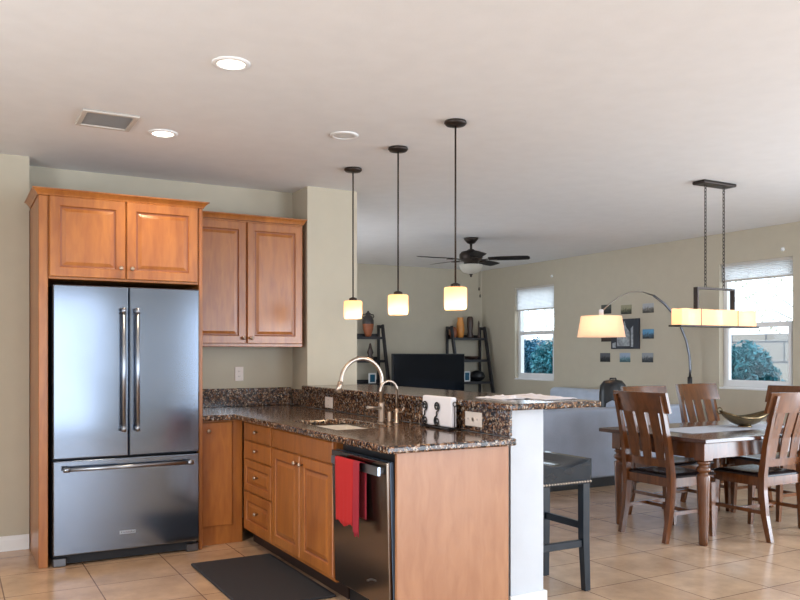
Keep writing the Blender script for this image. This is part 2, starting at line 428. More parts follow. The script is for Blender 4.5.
# ------------------------------------------------------------------ room shell
struct('floor', box(B(), -2.6, 7.65, -3.15, 10.85, -0.12, 0), M['floor'])
struct('ceiling', box(B(), -2.6, 7.65, -3.15, 10.85, CEIL, CEIL+0.12), M['ceiling'])
W1 = (8.93, 9.84, 0.95, 2.32); W2 = (5.21, 6.11, 0.95, 2.32); W3 = (0.4, 2.8, 0.1, 2.3)
struct('wall_right', wall_holes(B(), 'x', 7.5, 7.65, -3.15, 10.85, 0, CEIL, [W1, W2, W3]), M['wall'])
struct('wall_far', box(B(), 2.4, 7.5, 10.7, 10.85, 0, CEIL), M['wall'])
struct('wall_living_left', wall_holes(B(), 'x', 2.4, 2.5, 6.43, 10.7, 0, CEIL, [(7.1, 10.1, 0.1, 2.35)]), M['wall'])  # opening added for the living-room fill light
struct('wall_kitchen_back', box(B(), 0.47, 2.91, 6.29, 6.43, 0, CEIL), M['wall'])
struct('wall_column', box(B(), 2.49, 2.93, 5.97, 6.29, 0, CEIL), M['wall'])
struct('wall_back_left', box(B(), -2.6, 0.47, 6.0, 6.43, 0, CEIL), M['wall'])
struct('wall_left', wall_holes(B(), 'x', -2.6, -2.5, -3.15, 6.0, 0, CEIL, [(0.8, 3.2, 0.9, 2.2)]), M['wall'])
struct('wall_front', wall_holes(B(), 'y', -3.15, -3.0, -2.5, 7.5, 0, CEIL, [(-0.9, 2.1, 0.05, 2.3), (4.2, 7.0, 0.05, 2.3)]), M['wall'])
struct('wall_pony', box(B(), 2.49, 2.70, 3.30, 5.97, 0, 1.034), M['pony'])
def baseboard(name, bx):
    bm = B(); x0, x1, y0, y1 = bx
    box(bm, x0, x1, y0, y1, 0, 0.075, 0.0); 
    cx0, cx1, cy0, cy1 = x0, x1, y0, y1
    box(bm, x0 + (0.004 if x1-x0 < 0.03 else 0), x1 - (0.004 if x1-x0 < 0.03 else 0), y0 + (0.004 if y1-y0 < 0.03 else 0), y1 - (0.004 if y1-y0 < 0.03 else 0), 0.075, 0.1)
    struct(name, bm, M['white'])
baseboard('baseboard_left', (-2.5, 0.468, 5.984, 6.0))
baseboard('baseboard_right', (7.484, 7.5, -3.0, 10.7))
baseboard('baseboard_far', (2.5, 7.484, 10.684, 10.7))
bm = B(); box(bm, 2.475, 2.716, 3.284, 3.30, 0, 0.09, 0.003); box(bm, 2.70, 2.716, 3.30, 5.97, 0, 0.09, 0.003)
struct('baseboard_pony', bm, M['white'])

def window(name, y0, y1, z0, z1, blind_h):
    """single-hung window in wall_right: frame, two sashes, glass, cellular blind"""
    root = bpy.data.objects.new(name, None); COL.objects.link(root); root.location = (7.5, (y0+y1)/2, z0)
    root.matrix_basis = Matrix.Translation(root.location); root['kind'] = 'structure'
    t = 0.05; xo0, xo1 = 7.57, 7.64
    f = B()
    box(f, xo0, xo1, y0, y0+t, z0, z1); box(f, xo0, xo1, y1-t, y1, z0, z1)
    box(f, xo0, xo1, y0+t, y1-t, z0, z0+t); box(f, xo0, xo1, y0+t, y1-t, z1-t, z1)
    mk('window_frame', f, M['white'], root)
    zm = (z0+z1)/2 + 0.0
    s = B(); t2 = 0.035
    box(s, xo0-0.02, xo0, y0+t, y1-t, zm-0.03, zm+0.025)
    box(s, xo0-0.02, xo0, y0+t, y0+t+t2, z0+t, zm-0.03); box(s, xo0-0.02, xo0, y1-t-t2, y1-t, z0+t, zm-0.03)
    box(s, xo0-0.02, xo0, y0+t+t2, y1-t-t2, z0+t, z0+t+t2)
    mk('lower_sash', s, M['white'], root)
    g = B(); box(g, xo0+0.03, xo0+0.034, y0+t, y1-t, z0+t, z1-t); mk('window_pane', g, M['glass'], root)
    si = B(); box(si, 7.492, 7.568, y0+0.002, y1-0.002, z0-0.018, z0+0.004, 0.004); mk('window_sill', si, M['white'], root)
    bl = B(); n = int(blind_h/0.02)
    top = z1-0.03
    for k in range(n):
        zz = top - blind_h*k/n; z2 = top - blind_h*(k+1)/n; zc = (zz+z2)/2
        for a, b_, xa, xb in ((zz, zc, 7.533, 7.525), (zc, z2, 7.525, 7.533)):
            v = [bl.verts.new(p) for p in ((xa, y0+0.012, a), (xa, y1-0.012, a), (xb, y1-0.012, b_), (xb, y0+0.012, b_))]
            bl.faces.new(v)
            v = [bl.verts.new((2*7.54 - p.co.x, p.co.y, p.co.z)) for p in v]
            bl.faces.new(v[::-1])
    mk('cellular_blind', bl, M['cellular'], root)
    r = B(); box(r, 7.522, 7.558, y0+0.008, y1-0.008, top, z1); box(r, 7.522, 7.558, y0+0.008, y1-0.008, top-blind_h-0.02, top-blind_h, 0.003)
    mk('blind_rail', r, M['vent'], root)
    return root
window('window_1', *W1, 0.30)
window('window_2', *W2, 0.15)

# outdoors seen through the windows
struct('ground_outside', box(B(), 7.65, 16, -3, 20, -0.2, -0.06), M['soil'])
struct('wall_garden', box(B(), 10.6, 10.8, 0, 20, -0.06, 1.62), M['block'])
def foliage(bm, c, rad, n, leaf, mi=0):
    for _ in range(n):
        while True:
            p = Vector((random.uniform(-1, 1), random.uniform(-1, 1), random.uniform(-1, 1)))
            if p.length <= 1: break
        if p.length < 0.55: p = p.normalized()*random.uniform(0.55, 1)
        p = Vector(c) + Vector((p.x*rad[0], p.y*rad[1], p.z*rad[2]))
        a = Vector((random.gauss(0, 1), random.gauss(0, 1), random.gauss(0, 1))).normalized()
        b_ = a.cross(Vector((random.gauss(0, 1), random.gauss(0, 1), random.gauss(0, 1)))).normalized()
        s = leaf*random.uniform(0.6, 1.3)
        m_ = a.cross(b_)*s*0.15
        v = [bm.verts.new(q) for q in (p - a*s, p + b_*s*0.4 + m_, p + a*s, p - b_*s*0.4 + m_)]
        bm.faces.new(v).material_index = mi
def shrub(loc, rad, n, label, m):
    t = thing('garden_shrub', loc, label, 'shrub', 'shrubs outside the windows')
    f = B()
    c = Vector(loc) + Vector((0, 0, rad[2]))
    foliage(f, c, (rad[0]*0.9, rad[1]*0.9, rad[2]*0.95), n, 0.045)
    for k in range(5):
        a = k*1.3; foliage(f, c + Vector((math.cos(a)*rad[0]*0.4, math.sin(a)*rad[1]*0.5, rad[2]*random.uniform(0.1, 0.5))), (rad[0]*0.5, rad[1]*0.5, rad[2]*0.5), n//5, 0.045)
    mk('foliage', f, M[m], t)
    s = B()
    for k in range(4):
        a = k*1.6; tube(s, [loc, (loc[0]+math.cos(a)*rad[0]*0.3, loc[1]+math.sin(a)*rad[1]*0.3, loc[2]+rad[2]), (loc[0]+math.cos(a)*rad[0]*0.5, loc[1]+math.sin(a)*rad[1]*0.5, loc[2]+rad[2]*1.5)], [0.02, 0.015, 0.006], 6)
    mk('stem', s, M['bark'], t)
shrub((9.4, 7.25, -0.06), (0.5, 0.5, 0.80), 3200, 'teal-green shrub in front of the block wall, seen through the window by the table', 'leaf')
shrub((9.4, 10.95, -0.06), (0.6, 0.68, 0.86), 4200, 'bushy shrub filling the right half of the living-room window', 'leaf')
shrub((9.6, 12.45, -0.06), (0.6, 0.75, 0.86), 4200, 'deep teal shrub filling the left half of the living-room window', 'leaf2')

# ------------------------------------------------------------------ kitchen cabinets
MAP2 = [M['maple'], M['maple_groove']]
def door_front(parent, cx, cy, cz, wd, ht, rz=0, name='door', flat=False, knob_at=None, knob_name='knob'):
    bm = B()
    if flat: rings_panel(bm, wd, ht, FLAT)
    else:
        k = min(1.0, min(wd, ht)/0.26)
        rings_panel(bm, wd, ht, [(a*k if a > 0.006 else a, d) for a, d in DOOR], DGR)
    place(bm, (cx, cy, cz), rz)
    d = mk(name, bm, MAP2, parent)
    if knob_at:
        kb = B(); nd = Vector((math.sin(rz), -math.cos(rz), 0))
        for q in knob_at: knob(kb, Vector(q), nd)
        kk = mk(knob_name, kb, M['nickel'], parent)
        kk.parent = d
    return d
def crown(x0, x1, yf, yb, z0, z1, pr, left=True, right=True):
    bm = B()
    steps = [(0.0, z0), (0.006, z0), (0.010, z0+0.25*(z1-z0)), (pr*0.55, z0+0.55*(z1-z0)), (pr*0.8, z0+0.8*(z1-z0)), (pr, z0+0.84*(z1-z0)), (pr, z1)]
    R = []
    for p, z in steps:
        xl = x0-(p if left else 0); xr = x1+(p if right else 0)
        R.append([bm.verts.new(c) for c in ((xl, yb, z), (xl, yf-p, z), (xr, yf-p, z), (xr, yb, z))])
    for a, b in zip(R, R[1:]):
        for k in range(4): bm.faces.new((a[k], a[(k+1) % 4], b[(k+1) % 4], b[k]))
    bm.faces.new(R[0][::-1]); bm.faces.new(R[-1]); bmesh.ops.recalc_face_normals(bm, faces=bm.faces)
    return bm

t = thing('fridge_cabinet', (0.98, 5.84, 0), 'tall maple cabinet surround enclosing the stainless refrigerator, two doors above it', 'cabinet')
mk('side_panel', box(B(), 0.474, 0.528, 5.40, 6.285, 0, 2.30, 0.003), M['maple'], t)
mk('side_panel', box(B(), 1.464, 1.49, 5.40, 6.285, 0, 2.30, 0.003), M['maple'], t)
mk('cabinet_body', box(B(), 0.529, 1.463, 5.402, 6.285, 1.786, 2.30, 0.003), M['maple'], t)
door_front(t, 0.760, 5.40, 2.05, 0.452, 0.50, knob_at=[(0.955, 5.381, 1.868)])
door_front(t, 1.222, 5.40, 2.05, 0.460, 0.50, knob_at=[(1.024, 5.381, 1.868)])
mk('crown_moulding', crown(0.474, 1.49, 5.40, 5.96, 2.301, 2.342, 0.038), M['maple'], t)

t = thing('wall_cabinet', (1.97, 6.12, 1.375), 'maple wall cabinet with two tall raised-panel doors hung beside the refrigerator cabinet', 'cabinet')
mk('cabinet_body', box(B(), 1.494, 2.452, 5.98, 6.287, 1.375, 2.345, 0.003), M['maple'], t)
door_front(t, 1.742, 5.98, 1.865, 0.480, 0.93, knob_at=[(1.955, 5.961, 1.442)])
door_front(t, 2.217, 5.98, 1.865, 0.452, 0.93, knob_at=[(2.018, 5.961, 1.442)])
mk('crown_moulding', crown(1.494, 2.452, 5.98, 6.287, 2.346, 2.388, 0.03, left=False), M['maple'], t)

t = thing('corner_base_cabinet', (1.64, 5.88, 0), 'narrow maple base cabinet with one door between the refrigerator and the drawers', 'cabinet')
mk('cabinet_body', box(B(), 1.494, 1.798, 5.49, 6.285, 0, 0.861, 0.002), M['maple'], t)
door_front(t, 1.612, 5.49, 0.490, 0.216, 0.72, flat=True, knob_at=[(1.548, 5.471, 0.79)])

XF = 1.80; RZ = -PI/2
def base_body(t, y0, y1):
    bm = B()
    box(bm, XF, XF+0.02, y0, y1, 0.10, 0.861); box(bm, XF+0.02, 2.46, y0, y0+0.016, 0.10, 0.861); box(bm, XF+0.02, 2.46, y1-0.016, y1, 0.10, 0.861)
    box(bm, XF+0.02, 2.46, y0+0.016, y1-0.016, 0.10, 0.118); box(bm, 2.444, 2.46, y0+0.016, y1-0.016, 0.118, 0.861)
    mk('cabinet_body', bm, M['maple'], t)
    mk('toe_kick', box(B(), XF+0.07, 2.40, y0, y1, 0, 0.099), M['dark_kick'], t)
t = thing('drawer_base_cabinet', (2.1, 5.165, 0), 'maple base cabinet with a stack of four drawers at the inner corner', 'cabinet')
base_body(t, 4.862, 5.468)
for zc, hh, fl in ((0.790, 0.118, True), (0.664, 0.118, True), (0.488, 0.215, False), (0.247, 0.25, False)):
    door_front(t, XF, 5.145, zc, 0.535, hh, RZ, 'drawer', fl, [(XF-0.019, 5.13, zc+0.008)])
t = thing('sink_base_cabinet', (2.1, 4.39, 0), 'maple sink cabinet with two raised-panel doors under a plain false front', 'cabinet')
base_body(t, 3.917, 4.860)
door_front(t, XF, 4.39, 0.790, 0.925, 0.118, RZ, 'false_front', True)
door_front(t, XF, 4.625, 0.424, 0.455, 0.60, RZ, knob_at=[(XF-0.019, 4.432, 0.678)])
door_front(t, XF, 4.153, 0.424, 0.455, 0.60, RZ, knob_at=[(XF-0.019, 4.345, 0.678)])
solo('end_panel', box(B(), XF, 2.44, 3.25, 3.27, 0, 0.861, 0.002), M['maple_panel'], (2.13, 3.26, 0), 'plain maple end panel, reflected light in its colour, closing the near end of the peninsula', 'cabinet panel')

# ------------------------------------------------------------------ dishwasher
t = thing('dishwasher', (2.1, 3.6, 0), 'stainless dishwasher built in under the counter with a red towel on its handle', 'dishwasher')
mk('tub_housing', box(B(), 1.83, 2.42, 3.30, 3.895, 0.10, 0.845), M['black_plastic'], t)
mk('toe_panel', box(B(), 1.87, 2.40, 3.30, 3.895, 0.0, 0.099), M['black_plastic'], t)
def tilt(bm):
    for v in bm.verts: v.co.x -= (v.co.z-0.12)*0.028
    return bm
mk('door_frame', tilt(box(B(), 1.806, 1.826, 3.292, 3.905, 0.12, 0.815, 0.002)), M['steel_side'], t)
mk('door', tilt(box(B(), 1.786, 1.8058, 3.292, 3.905, 0.12, 0.815, 0.004, 2)), M['steel_dw'], t)
bm = B(); beam(bm, (1.742, 3.318, 0.772), (1.742, 3.84, 0.772), 0.014, 0.040)
for y in (3.36, 3.835): box(bm, 1.749, 1.768, y-0.012, y+0.012, 0.757, 0.783)
mk('handle', bm, M['handle'], t)
bm = B()
for k in range(9):
    a = -0.045 + 0.01*k
    box(bm, 1.7795, 1.784, 3.47+a, 3.482+a, 0.23-k*k*0.0003, 0.236-k*k*0.0003)
mk('badge', bm, M['handle'], t)
t = thing('hand_towel', (1.72, 3.60, 0.42), 'red towel hung over the dishwasher handle', 'towel')
def towel(y0, y1, zb, x0, amp, ph, xback, zback):
    bm = B(); n = 12; prof = []
    for k in range(15):
        z = zb + (0.793-zb)*k/14; prof.append((x0, z))
    prof += [(x0+0.005, 0.799), (x0+0.013, 0.802), (x0+0.022, 0.799), (xback, 0.793)]
    for k in range(1, 10): prof.append((xback + 0.000*k, 0.793-(0.793-zback)*k/9))
    g = []
    for i in range(n+1):
        y = y0 + (y1-y0)*i/n
        col = []
        for j, (x, z) in enumerate(prof):
            f = max(0, (0.78-z)/0.35)
            front = j < 15
            dx = amp*f*math.sin(i*1.15+ph)*(1 if front else 0.15)
            yy = y + (-0.025*f if front else 0)*(1 - i/n)*0.8
            col.append(bm.verts.new((x-abs(dx)*0.6 if front else x + 0, yy, z + (0.012*math.sin(i*0.7+ph)*f if j == 0 else 0))))
        g.append(col)
    for i in range(n):
        for j in range(len(prof)-1):
            bm.faces.new((g[i][j], g[i+1][j], g[i+1][j+1], g[i][j+1])).smooth = True
    bmesh.ops.recalc_face_normals(bm, faces=bm.faces)
    r = bmesh.ops.solidify(bm, geom=bm.faces[:], thickness=0.0035)
    return bm
mk('front_layer', towel(3.745, 3.535, 0.475, 1.712, 0.012, 0.4, 1.755, 0.60), M['red'], t)
mk('rear_fold', towel(3.545, 3.47, 0.445, 1.713, 0.010, 1.7, 1.755, 0.52), M['pink'], t)['label'] = 'darker crimson fold'

# ------------------------------------------------------------------ refrigerator
t = thing('refrigerator', (1.0, 5.8, 0), 'stainless french-door refrigerator with bottom freezer drawer in the maple surround', 'refrigerator')
mk('fridge_body', box(B(), 0.552, 1.456, 5.432, 6.20, 0.03, 1.752, 0.004), M['dark_gasket'], t)
def fdoor(name, x0, x1, z0, z1):
    return mk(name, box(B(), x0, x1, 5.362, 5.425, z0, z1, 0.007, 3), M['steel'], t)
dl = fdoor('door', 0.552, 1.000, 0.668, 1.750); dr = fdoor('door', 1.006, 1.456, 0.668, 1.750); fz = fdoor('freezer_drawer', 0.552, 1.456, 0.070, 0.656)
def bar_handle(a, b, off, par):
    a = Vector(a); b = Vector(b); u = (b-a).normalized(); bm = B()
    tube(bm, [a, b], 0.0125, 14)
    for p in (a + u*0.02, b - u*0.02):
        tube(bm, [p - u*0.017, p + u*0.017], 0.0155, 14)
        tube(bm, [p, p + Vector(off)], 0.009, 10)
    h = mk('handle', bm, M['handle'], t); h.parent = par; return h
bar_handle((0.962, 5.312, 0.825), (0.962, 5.312, 1.615), (0, 0.05, 0), dl)
bar_handle((1.048, 5.312, 0.825), (1.048, 5.312, 1.615), (0, 0.05, 0), dr)
bar_handle((0.605, 5.312, 0.606), (1.405, 5.312, 0.606), (0, 0.05, 0), fz)
mk('grille', box(B(), 0.565, 1.445, 5.40, 5.43, 0.012, 0.066), M['dark_gasket'], t)
for x in (0.552, 1.376):
    bm = B(); box(bm, x, x+0.08, 5.375, 5.43, 0.0, 0.055, 0.006); mk('foot', bm, M['chrome'], t)
bd = mk('badge', box(B(), 0.945, 1.045, 5.3585, 5.3618, 0.168, 0.190, 0.001), M['handle'], t)
fc = bpy.data.curves.new('lettering', 'FONT'); fc.body = 'KitchenAid'; fc.size = 0.019; fc.align_x = 'CENTER'; fc.align_y = 'CENTER'; fc.extrude = 0.0003
fo = bpy.data.objects.new('lettering_curve', fc)
me = bpy.data.meshes.new_from_object(fo); bpy.data.objects.remove(fo)
me.transform(Matrix.Translation((0.995, 5.3580, 0.179)) @ Matrix.Rotation(PI/2, 4, 'X')); me.transform(t.matrix_basis.inverted())
me.materials.append(M['slot']); lo = bpy.data.objects.new('lettering', me); COL.objects.link(lo); lo.parent = bd

# ------------------------------------------------------------------ granite
SX0, SX1, SY0, SY1, SD = 1.875, 2.245, 4.06, 4.74, 4.40
xs = [1.494, 1.73, SX0, SX1, 2.466]; ys = [3.215, SY0, SY1, 5.43, 6.285]
keep = {(i, j) for i in range(4) for j in range(4) if not (i == 0 and j < 3) and not (i == 2 and j == 1)}
cb = cells(B(), xs, ys, keep, 0.863, 0.90, 0.010, 2)
solo('kitchen_worktop', cb, M['granite'], (2.1, 4.7, 0.863), 'brown speckled granite worktop turning the corner with the sink cut into it', 'countertop')
solo('wall_backsplash', box(B(), 1.494, 2.466, 6.265, 6.288, 0.901, 1.045, 0.003), M['granite'], (1.98, 6.27, 0.901), 'short granite backsplash strip along the kitchen back wall under the outlet', 'backsplash')
solo('bar_backsplash', box(B(), 2.468, 2.489, 3.285, 6.262, 0.901, 1.034, 0.003), M['granite'], (2.48, 4.8, 0.901), 'granite backsplash on the raised bar wall behind the faucet', 'backsplash')
solo('breakfast_bar_counter', cells(B(), [2.435, 3.045], [3.235, 5.965], {(0, 0)}, 1.036, 1.07, 0.009, 2), M['granite'], (2.74, 4.6, 1.036), 'raised granite breakfast bar top under the three pendants', 'countertop')

# sink
t = thing('kitchen_sink', (2.06, 4.40, 0.66), 'undermounted steel double-bowl sink in the granite worktop', 'sink')
def bowl(y0, y1):
    bm = B(); x0, x1 = SX0-0.012, SX1+0.012; th = 0.004
    outs = []
    for ins, z in ((0, 0.8615), (0.012, 0.86), (0.02, 0.70), (0.045, 0.672)):
        outs.append([bm.verts.new(c) for c in ((x0+ins, y0+ins, z), (x1-ins, y0+ins, z), (x1-ins, y1-ins, z), (x0+ins, y1-ins, z))])
    for a, b in zip(outs, outs[1:]):
        for k in range(4): bm.faces.new((a[k], b[k], b[(k+1) % 4], a[(k+1) % 4]))
    bm.faces.new(outs[-1])
    bmesh.ops.recalc_face_normals(bm, faces=bm.faces)
    bmesh.ops.solidify(bm, geom=bm.faces[:], thickness=th)
    return bm
for a, b in ((SY0-0.012, SD-0.001), (SD+0.001, SY1+0.012)):
    o = mk('bowl', bowl(a, b), M['sink'], t)
    q = B(); lathe(q, [(0.04, 0.674), (0.042, 0.678), (0.03, 0.680), (0.012, 0.677)], 2.06, (a+b)/2, 18)
    d = mk('drain', q, M['nickel'], t); d.parent = o

def arc(cx, y, cz, r, a0, a1, n, dy=0):
    return [(cx + r*math.cos(a0+(a1-a0)*i/n), y + dy*i/n, cz + r*math.sin(a0+(a1-a0)*i/n)) for i in range(n+1)]
t = thing('kitchen_faucet', (2.335, 4.41, 0.90), 'tall brushed-nickel gooseneck faucet arching over the sink', 'faucet')
mk('base', lathe(B(), [(0.028, 0.9005), (0.028, 0.908), (0.021, 0.915), (0.021, 1.01), (0.017, 1.02)], 2.335, 4.41, 20), M['nickel'], t)
pts = [(2.335, 4.41, 1.02), (2.335, 4.41, 1.15)] + arc(2.197, 4.41, 1.155, 0.138, 0, PI, 18) + [(2.052, 4.41, 1.13)]
mk('spout', tube(B(), pts, 0.0125, 12), M['nickel'], t)
mk('spray_head', tube(B(), [(2.055, 4.41, 1.155), (2.045, 4.41, 1.12), (2.037, 4.41, 1.09)], [0.014, 0.017, 0.019], 14), M['nickel'], t)
mk('lever_handle', tube(B(), [(2.32, 4.40, 0.985), (2.27, 4.36, 0.99), (2.20, 4.34, 0.998)], [0.012, 0.008, 0.010], 10), M['nickel'], t)
t = thing('filter_faucet', (2.365, 4.27, 0.90), 'small gooseneck water-filter faucet right of the tall faucet', 'faucet')
mk('base', lathe(B(), [(0.022, 0.9005), (0.022, 0.906), (0.014, 0.912), (0.014, 0.985), (0.008, 0.99)], 2.365, 4.27, 18), M['nickel'], t)
mk('spout', tube(B(), [(2.365, 4.27, 0.985), (2.365, 4.27, 1.10)] + arc(2.308, 4.27, 1.10, 0.057, 0, PI, 14) + [(2.250, 4.27, 1.08)], 0.0075, 10), M['nickel'], t)
mk('lever_handle', tube(B(), [(2.365, 4.265, 0.968), (2.375, 4.22, 0.972), (2.378, 4.205, 1.0)], 0.006, 8), M['nickel'], t)
solo('soap_dispenser', lathe(B(), [(0.02, 0.9005), (0.02, 0.905), (0.017, 0.908), (0.017, 0.955), (0.013, 0.962), (0, 0.963)], 2.385, 4.40, 18), M['nickel'], (2.385, 4.40, 0.90), 'short nickel air-gap cap between the two faucets', 'air gap cap')

# scroll holder with white pack
t = thing('napkin_holder', (2.42, 3.855, 0.90), 'black wrought-iron scroll holder with a white pack, standing on the worktop by the bar', 'holder')
mk('white_pack', box(B(), 2.392, 2.428, 3.705, 4.015, 0.916, 1.082, 0.008, 2), M['paper'], t)
bm = B()
for y in (3.74, 3.99): tube(bm, [(2.375, y, 0.909), (2.43, y, 0.909)], 0.005, 6)
tube(bm, [(2.38, 3.71, 0.909), (2.38, 4.01, 0.909)], 0.006, 6); tube(bm, [(2.425, 3.71, 0.909), (2.425, 4.01, 0.909)], 0.006, 6)
for y in (3.74, 3.99):
    for x in (2.38, 2.425): lathe(bm, [(0.006, 0.9005), (0.008, 0.905), (0.005, 0.912)], x, y, 8)
mk('base_frame', bm, M['black_plastic'], t)
def scroll(yc):
    bm = B(); pts = []
    for i in range(34):   # upper spiral
        a = 0.4 + i*0.32; r = 0.007 + 0.021*i/33
        pts.append((2.384, yc + 0.0 + r*math.cos(a), 1.025 + r*math.sin(a)))
    e = pts[-1]
    low = []
    for i in range(34):
        a = 0.4 + PI + i*0.32; r = 0.007 + 0.021*i/33
        low.append((2.384, yc + 0.0 + r*math.cos(a), 0.942 + r*math.sin(a)))
    pts = pts + [(2.383, (e[1]+low[-1][1])/2, 0.984)] + low[::-1]
    return tube(bm, pts, 0.0045, 6)
for yc in (3.975, 3.845): mk('scroll', scroll(yc), M['black_plastic'], t)
bm = B(); pts = [(2.412+0.012*math.cos(a*0.35), 3.699, 1.045+0.012*math.sin(a*0.35)) for a in range(2, 18)]
tube(bm, pts, 0.003, 6); tube(bm, [(2.41, 3.699, 0.912), (2.41, 3.699, 1.033)], 0.003, 6)
mk('side_scroll', bm, M['black_plastic'], t)

# outlets and switches
def outlet(loc, rz, wd, ht, gangs, label, cat='outlet', horiz=False):
    t = thing('outlet_plate', loc, label, cat, None)
    bm = B(); rings_panel(bm, wd, ht, [(0, 0.002), (0.004, 0.006)]); place(bm, loc, rz); mk('cover_plate', bm, M['plate'], t)
    bm = B()
    for g in range(gangs):
        off = (g-(gangs-1)/2)*0.046
        for s in (-1, 1):
            c = (off + (s*0.02 if horiz else 0), -0.006, (0 if horiz else s*0.02))
            box(bm, c[0]-0.012, c[0]+0.012, -0.0075, -0.0055, c[2]-0.012, c[2]+0.012, 0.002, mi=0)
            for q in (-0.005, 0.005): box(bm, c[0]+q-0.001, c[0]+q+0.001, -0.008, -0.0073, c[2]-0.004, c[2]+0.005, mi=1)
    place(bm, loc, rz); mk('receptacle', bm, [M['plate'], M['slot']], t)
outlet((2.03, 6.29, 1.16), 0, 0.072, 0.115, 1, 'white wall outlet on the back wall above the granite strip')
outlet((2.468, 5.50, 0.958), RZ, 0.13, 0.082, 1, 'small white outlet on the granite behind the sink, left of the faucets')
outlet((2.468, 3.60, 0.968), RZ, 0.155, 0.078, 2, 'wide white outlet plate on the granite near the bar end', horiz=True)

solo('floor_mat', box(B(), 1.31, 1.83, 3.98, 5.02, 0.0, 0.016, 0.007, 2), M['mat_rubber'], (1.57, 4.5, 0), 'dark rubber anti-fatigue mat on the tiles in front of the sink cabinet', 'mat')

# papers on the bar
def paper(name, pts, h, label, loc):
    bm = B(); n = len(pts)
    top = [bm.verts.new((x, y, 1.0712+z)) for x, y, z in pts]; bm.faces.new(top)
    bmesh.ops.recalc_face_normals(bm, faces=bm.faces)
    bmesh.ops.solidify(bm, geom=bm.faces[:], thickness=h)
    zmin = min(v.co.z for v in bm.verts)
    for v in bm.verts: v.co.z += 1.0705-zmin
    solo(name, bm, M['paper'], loc, label, 'paper', 'papers left on the bar top')
def crumple(name, x0, x1, y0, y1, h, label, seed, mt='paper'):
    r = random.Random(seed); bm = B(); nx, ny = 9, 9; g = []
    for i in range(nx+1):
        g.append([])
        for j in range(ny+1):
            e = min(i, nx-i, j, ny-j)/nx
            z = 1.0745 + h*(0.25 + 0.75*r.random())*min(1, 0.35+e*3)*(0.3 + 0.7*i/nx)
            g[-1].append(bm.verts.new((x0+(x1-x0)*i/nx + r.uniform(-.004, .004), y0+(y1-y0)*j/ny + r.uniform(-.006, .006), z)))
    for i in range(nx):
        for j in range(ny): bm.faces.new((g[i][j], g[i+1][j], g[i+1][j+1], g[i][j+1]))
    bmesh.ops.recalc_face_normals(bm, faces=bm.faces)
    bmesh.ops.solidify(bm, geom=bm.faces[:], thickness=0.003)
    zmin = min(v.co.z for v in bm.verts)
    for v in bm.verts: v.co.z += 1.0703-zmin
    solo(name, bm, M[mt], ((x0+x1)/2, (y0+y1)/2, 1.07), label, 'paper')
crumple('paper_sheet', 2.62, 2.80, 3.55, 3.80, 0.022, 'white sheet with a raised corner on the bar, nearest the column side', 3)
crumple('folded_paper', 2.80, 3.02, 3.40, 3.84, 0.024, 'crumpled pale folded papers at the right end of the bar top', 5)

# ------------------------------------------------------------------ ceiling fittings
def can(x, y, lit, label):
    t = thing('ceiling_downlight', (x, y, CEIL), label, 'ceiling light', 'recessed downlights in the kitchen ceiling')
    bm = B(); z = CEIL
    lathe(bm, [(0.088, z-0.0005), (0.088, z-0.006), (0.066, z-0.010), (0.062, z-0.004)], x, y, 28, cap=False); mk('trim_ring', bm, M['white'], t)
    bm = B(); lathe(bm, [(0.0635, z-0.0045), (0.04, z-0.009), (0.0, z-0.010)], x, y, 24, cap=False); mk('lamp', bm, M['canlight'] if lit else M['bulb_off'], t)
    if lit:
        l = bpy.data.lights.new('downlight_beam', 'SPOT'); l.energy = 44; l.color = (1, 0.78, 0.54); l.spot_size = 2.5; l.spot_blend = 0.9; l.shadow_soft_size = 0.06
        o = bpy.data.objects.new('downlight_beam', l); COL.objects.link(o); o.location = (0, 0, -0.03); o.parent = t
can(1.13, 3.615, True, 'lit recessed ceiling downlight nearest the camera, well right of the vent')
can(1.127, 4.962, True, 'lit recessed ceiling downlight right beside the square air vent')
can(2.104, 4.467, False, 'unlit recessed ceiling downlight beside the pendant canopies')
t = thing('ceiling_vent', (0.783, 4.832, CEIL), 'rectangular white air vent on the ceiling in front of the refrigerator', 'vent')
bm = B(); x0, x1, y0, y1 = 0.632, 0.934, 4.67, 4.995; z = CEIL-0.001
for a in ((x0, x1, y0, y0+0.028), (x0, x1, y1-0.028, y1), (x0, x0+0.028, y0+0.028, y1-0.028), (x1-0.028, x1, y0+0.028, y1-0.028)): box(bm, *a, z-0.012, z, 0.003)
mk('vent_frame', bm, M['vent'], t)
bm = B(); box(bm, x0+0.028, x1-0.028, y0+0.028, y1-0.028, z-0.002, z)
for k in range(11):
    y = y0+0.045+k*0.0235; beam(bm, (x0+0.028, y, z-0.006), (x1-0.028, y, z-0.006), 0.014, 0.0015)
mk('louvre', bm, M['vent_dark'], t)

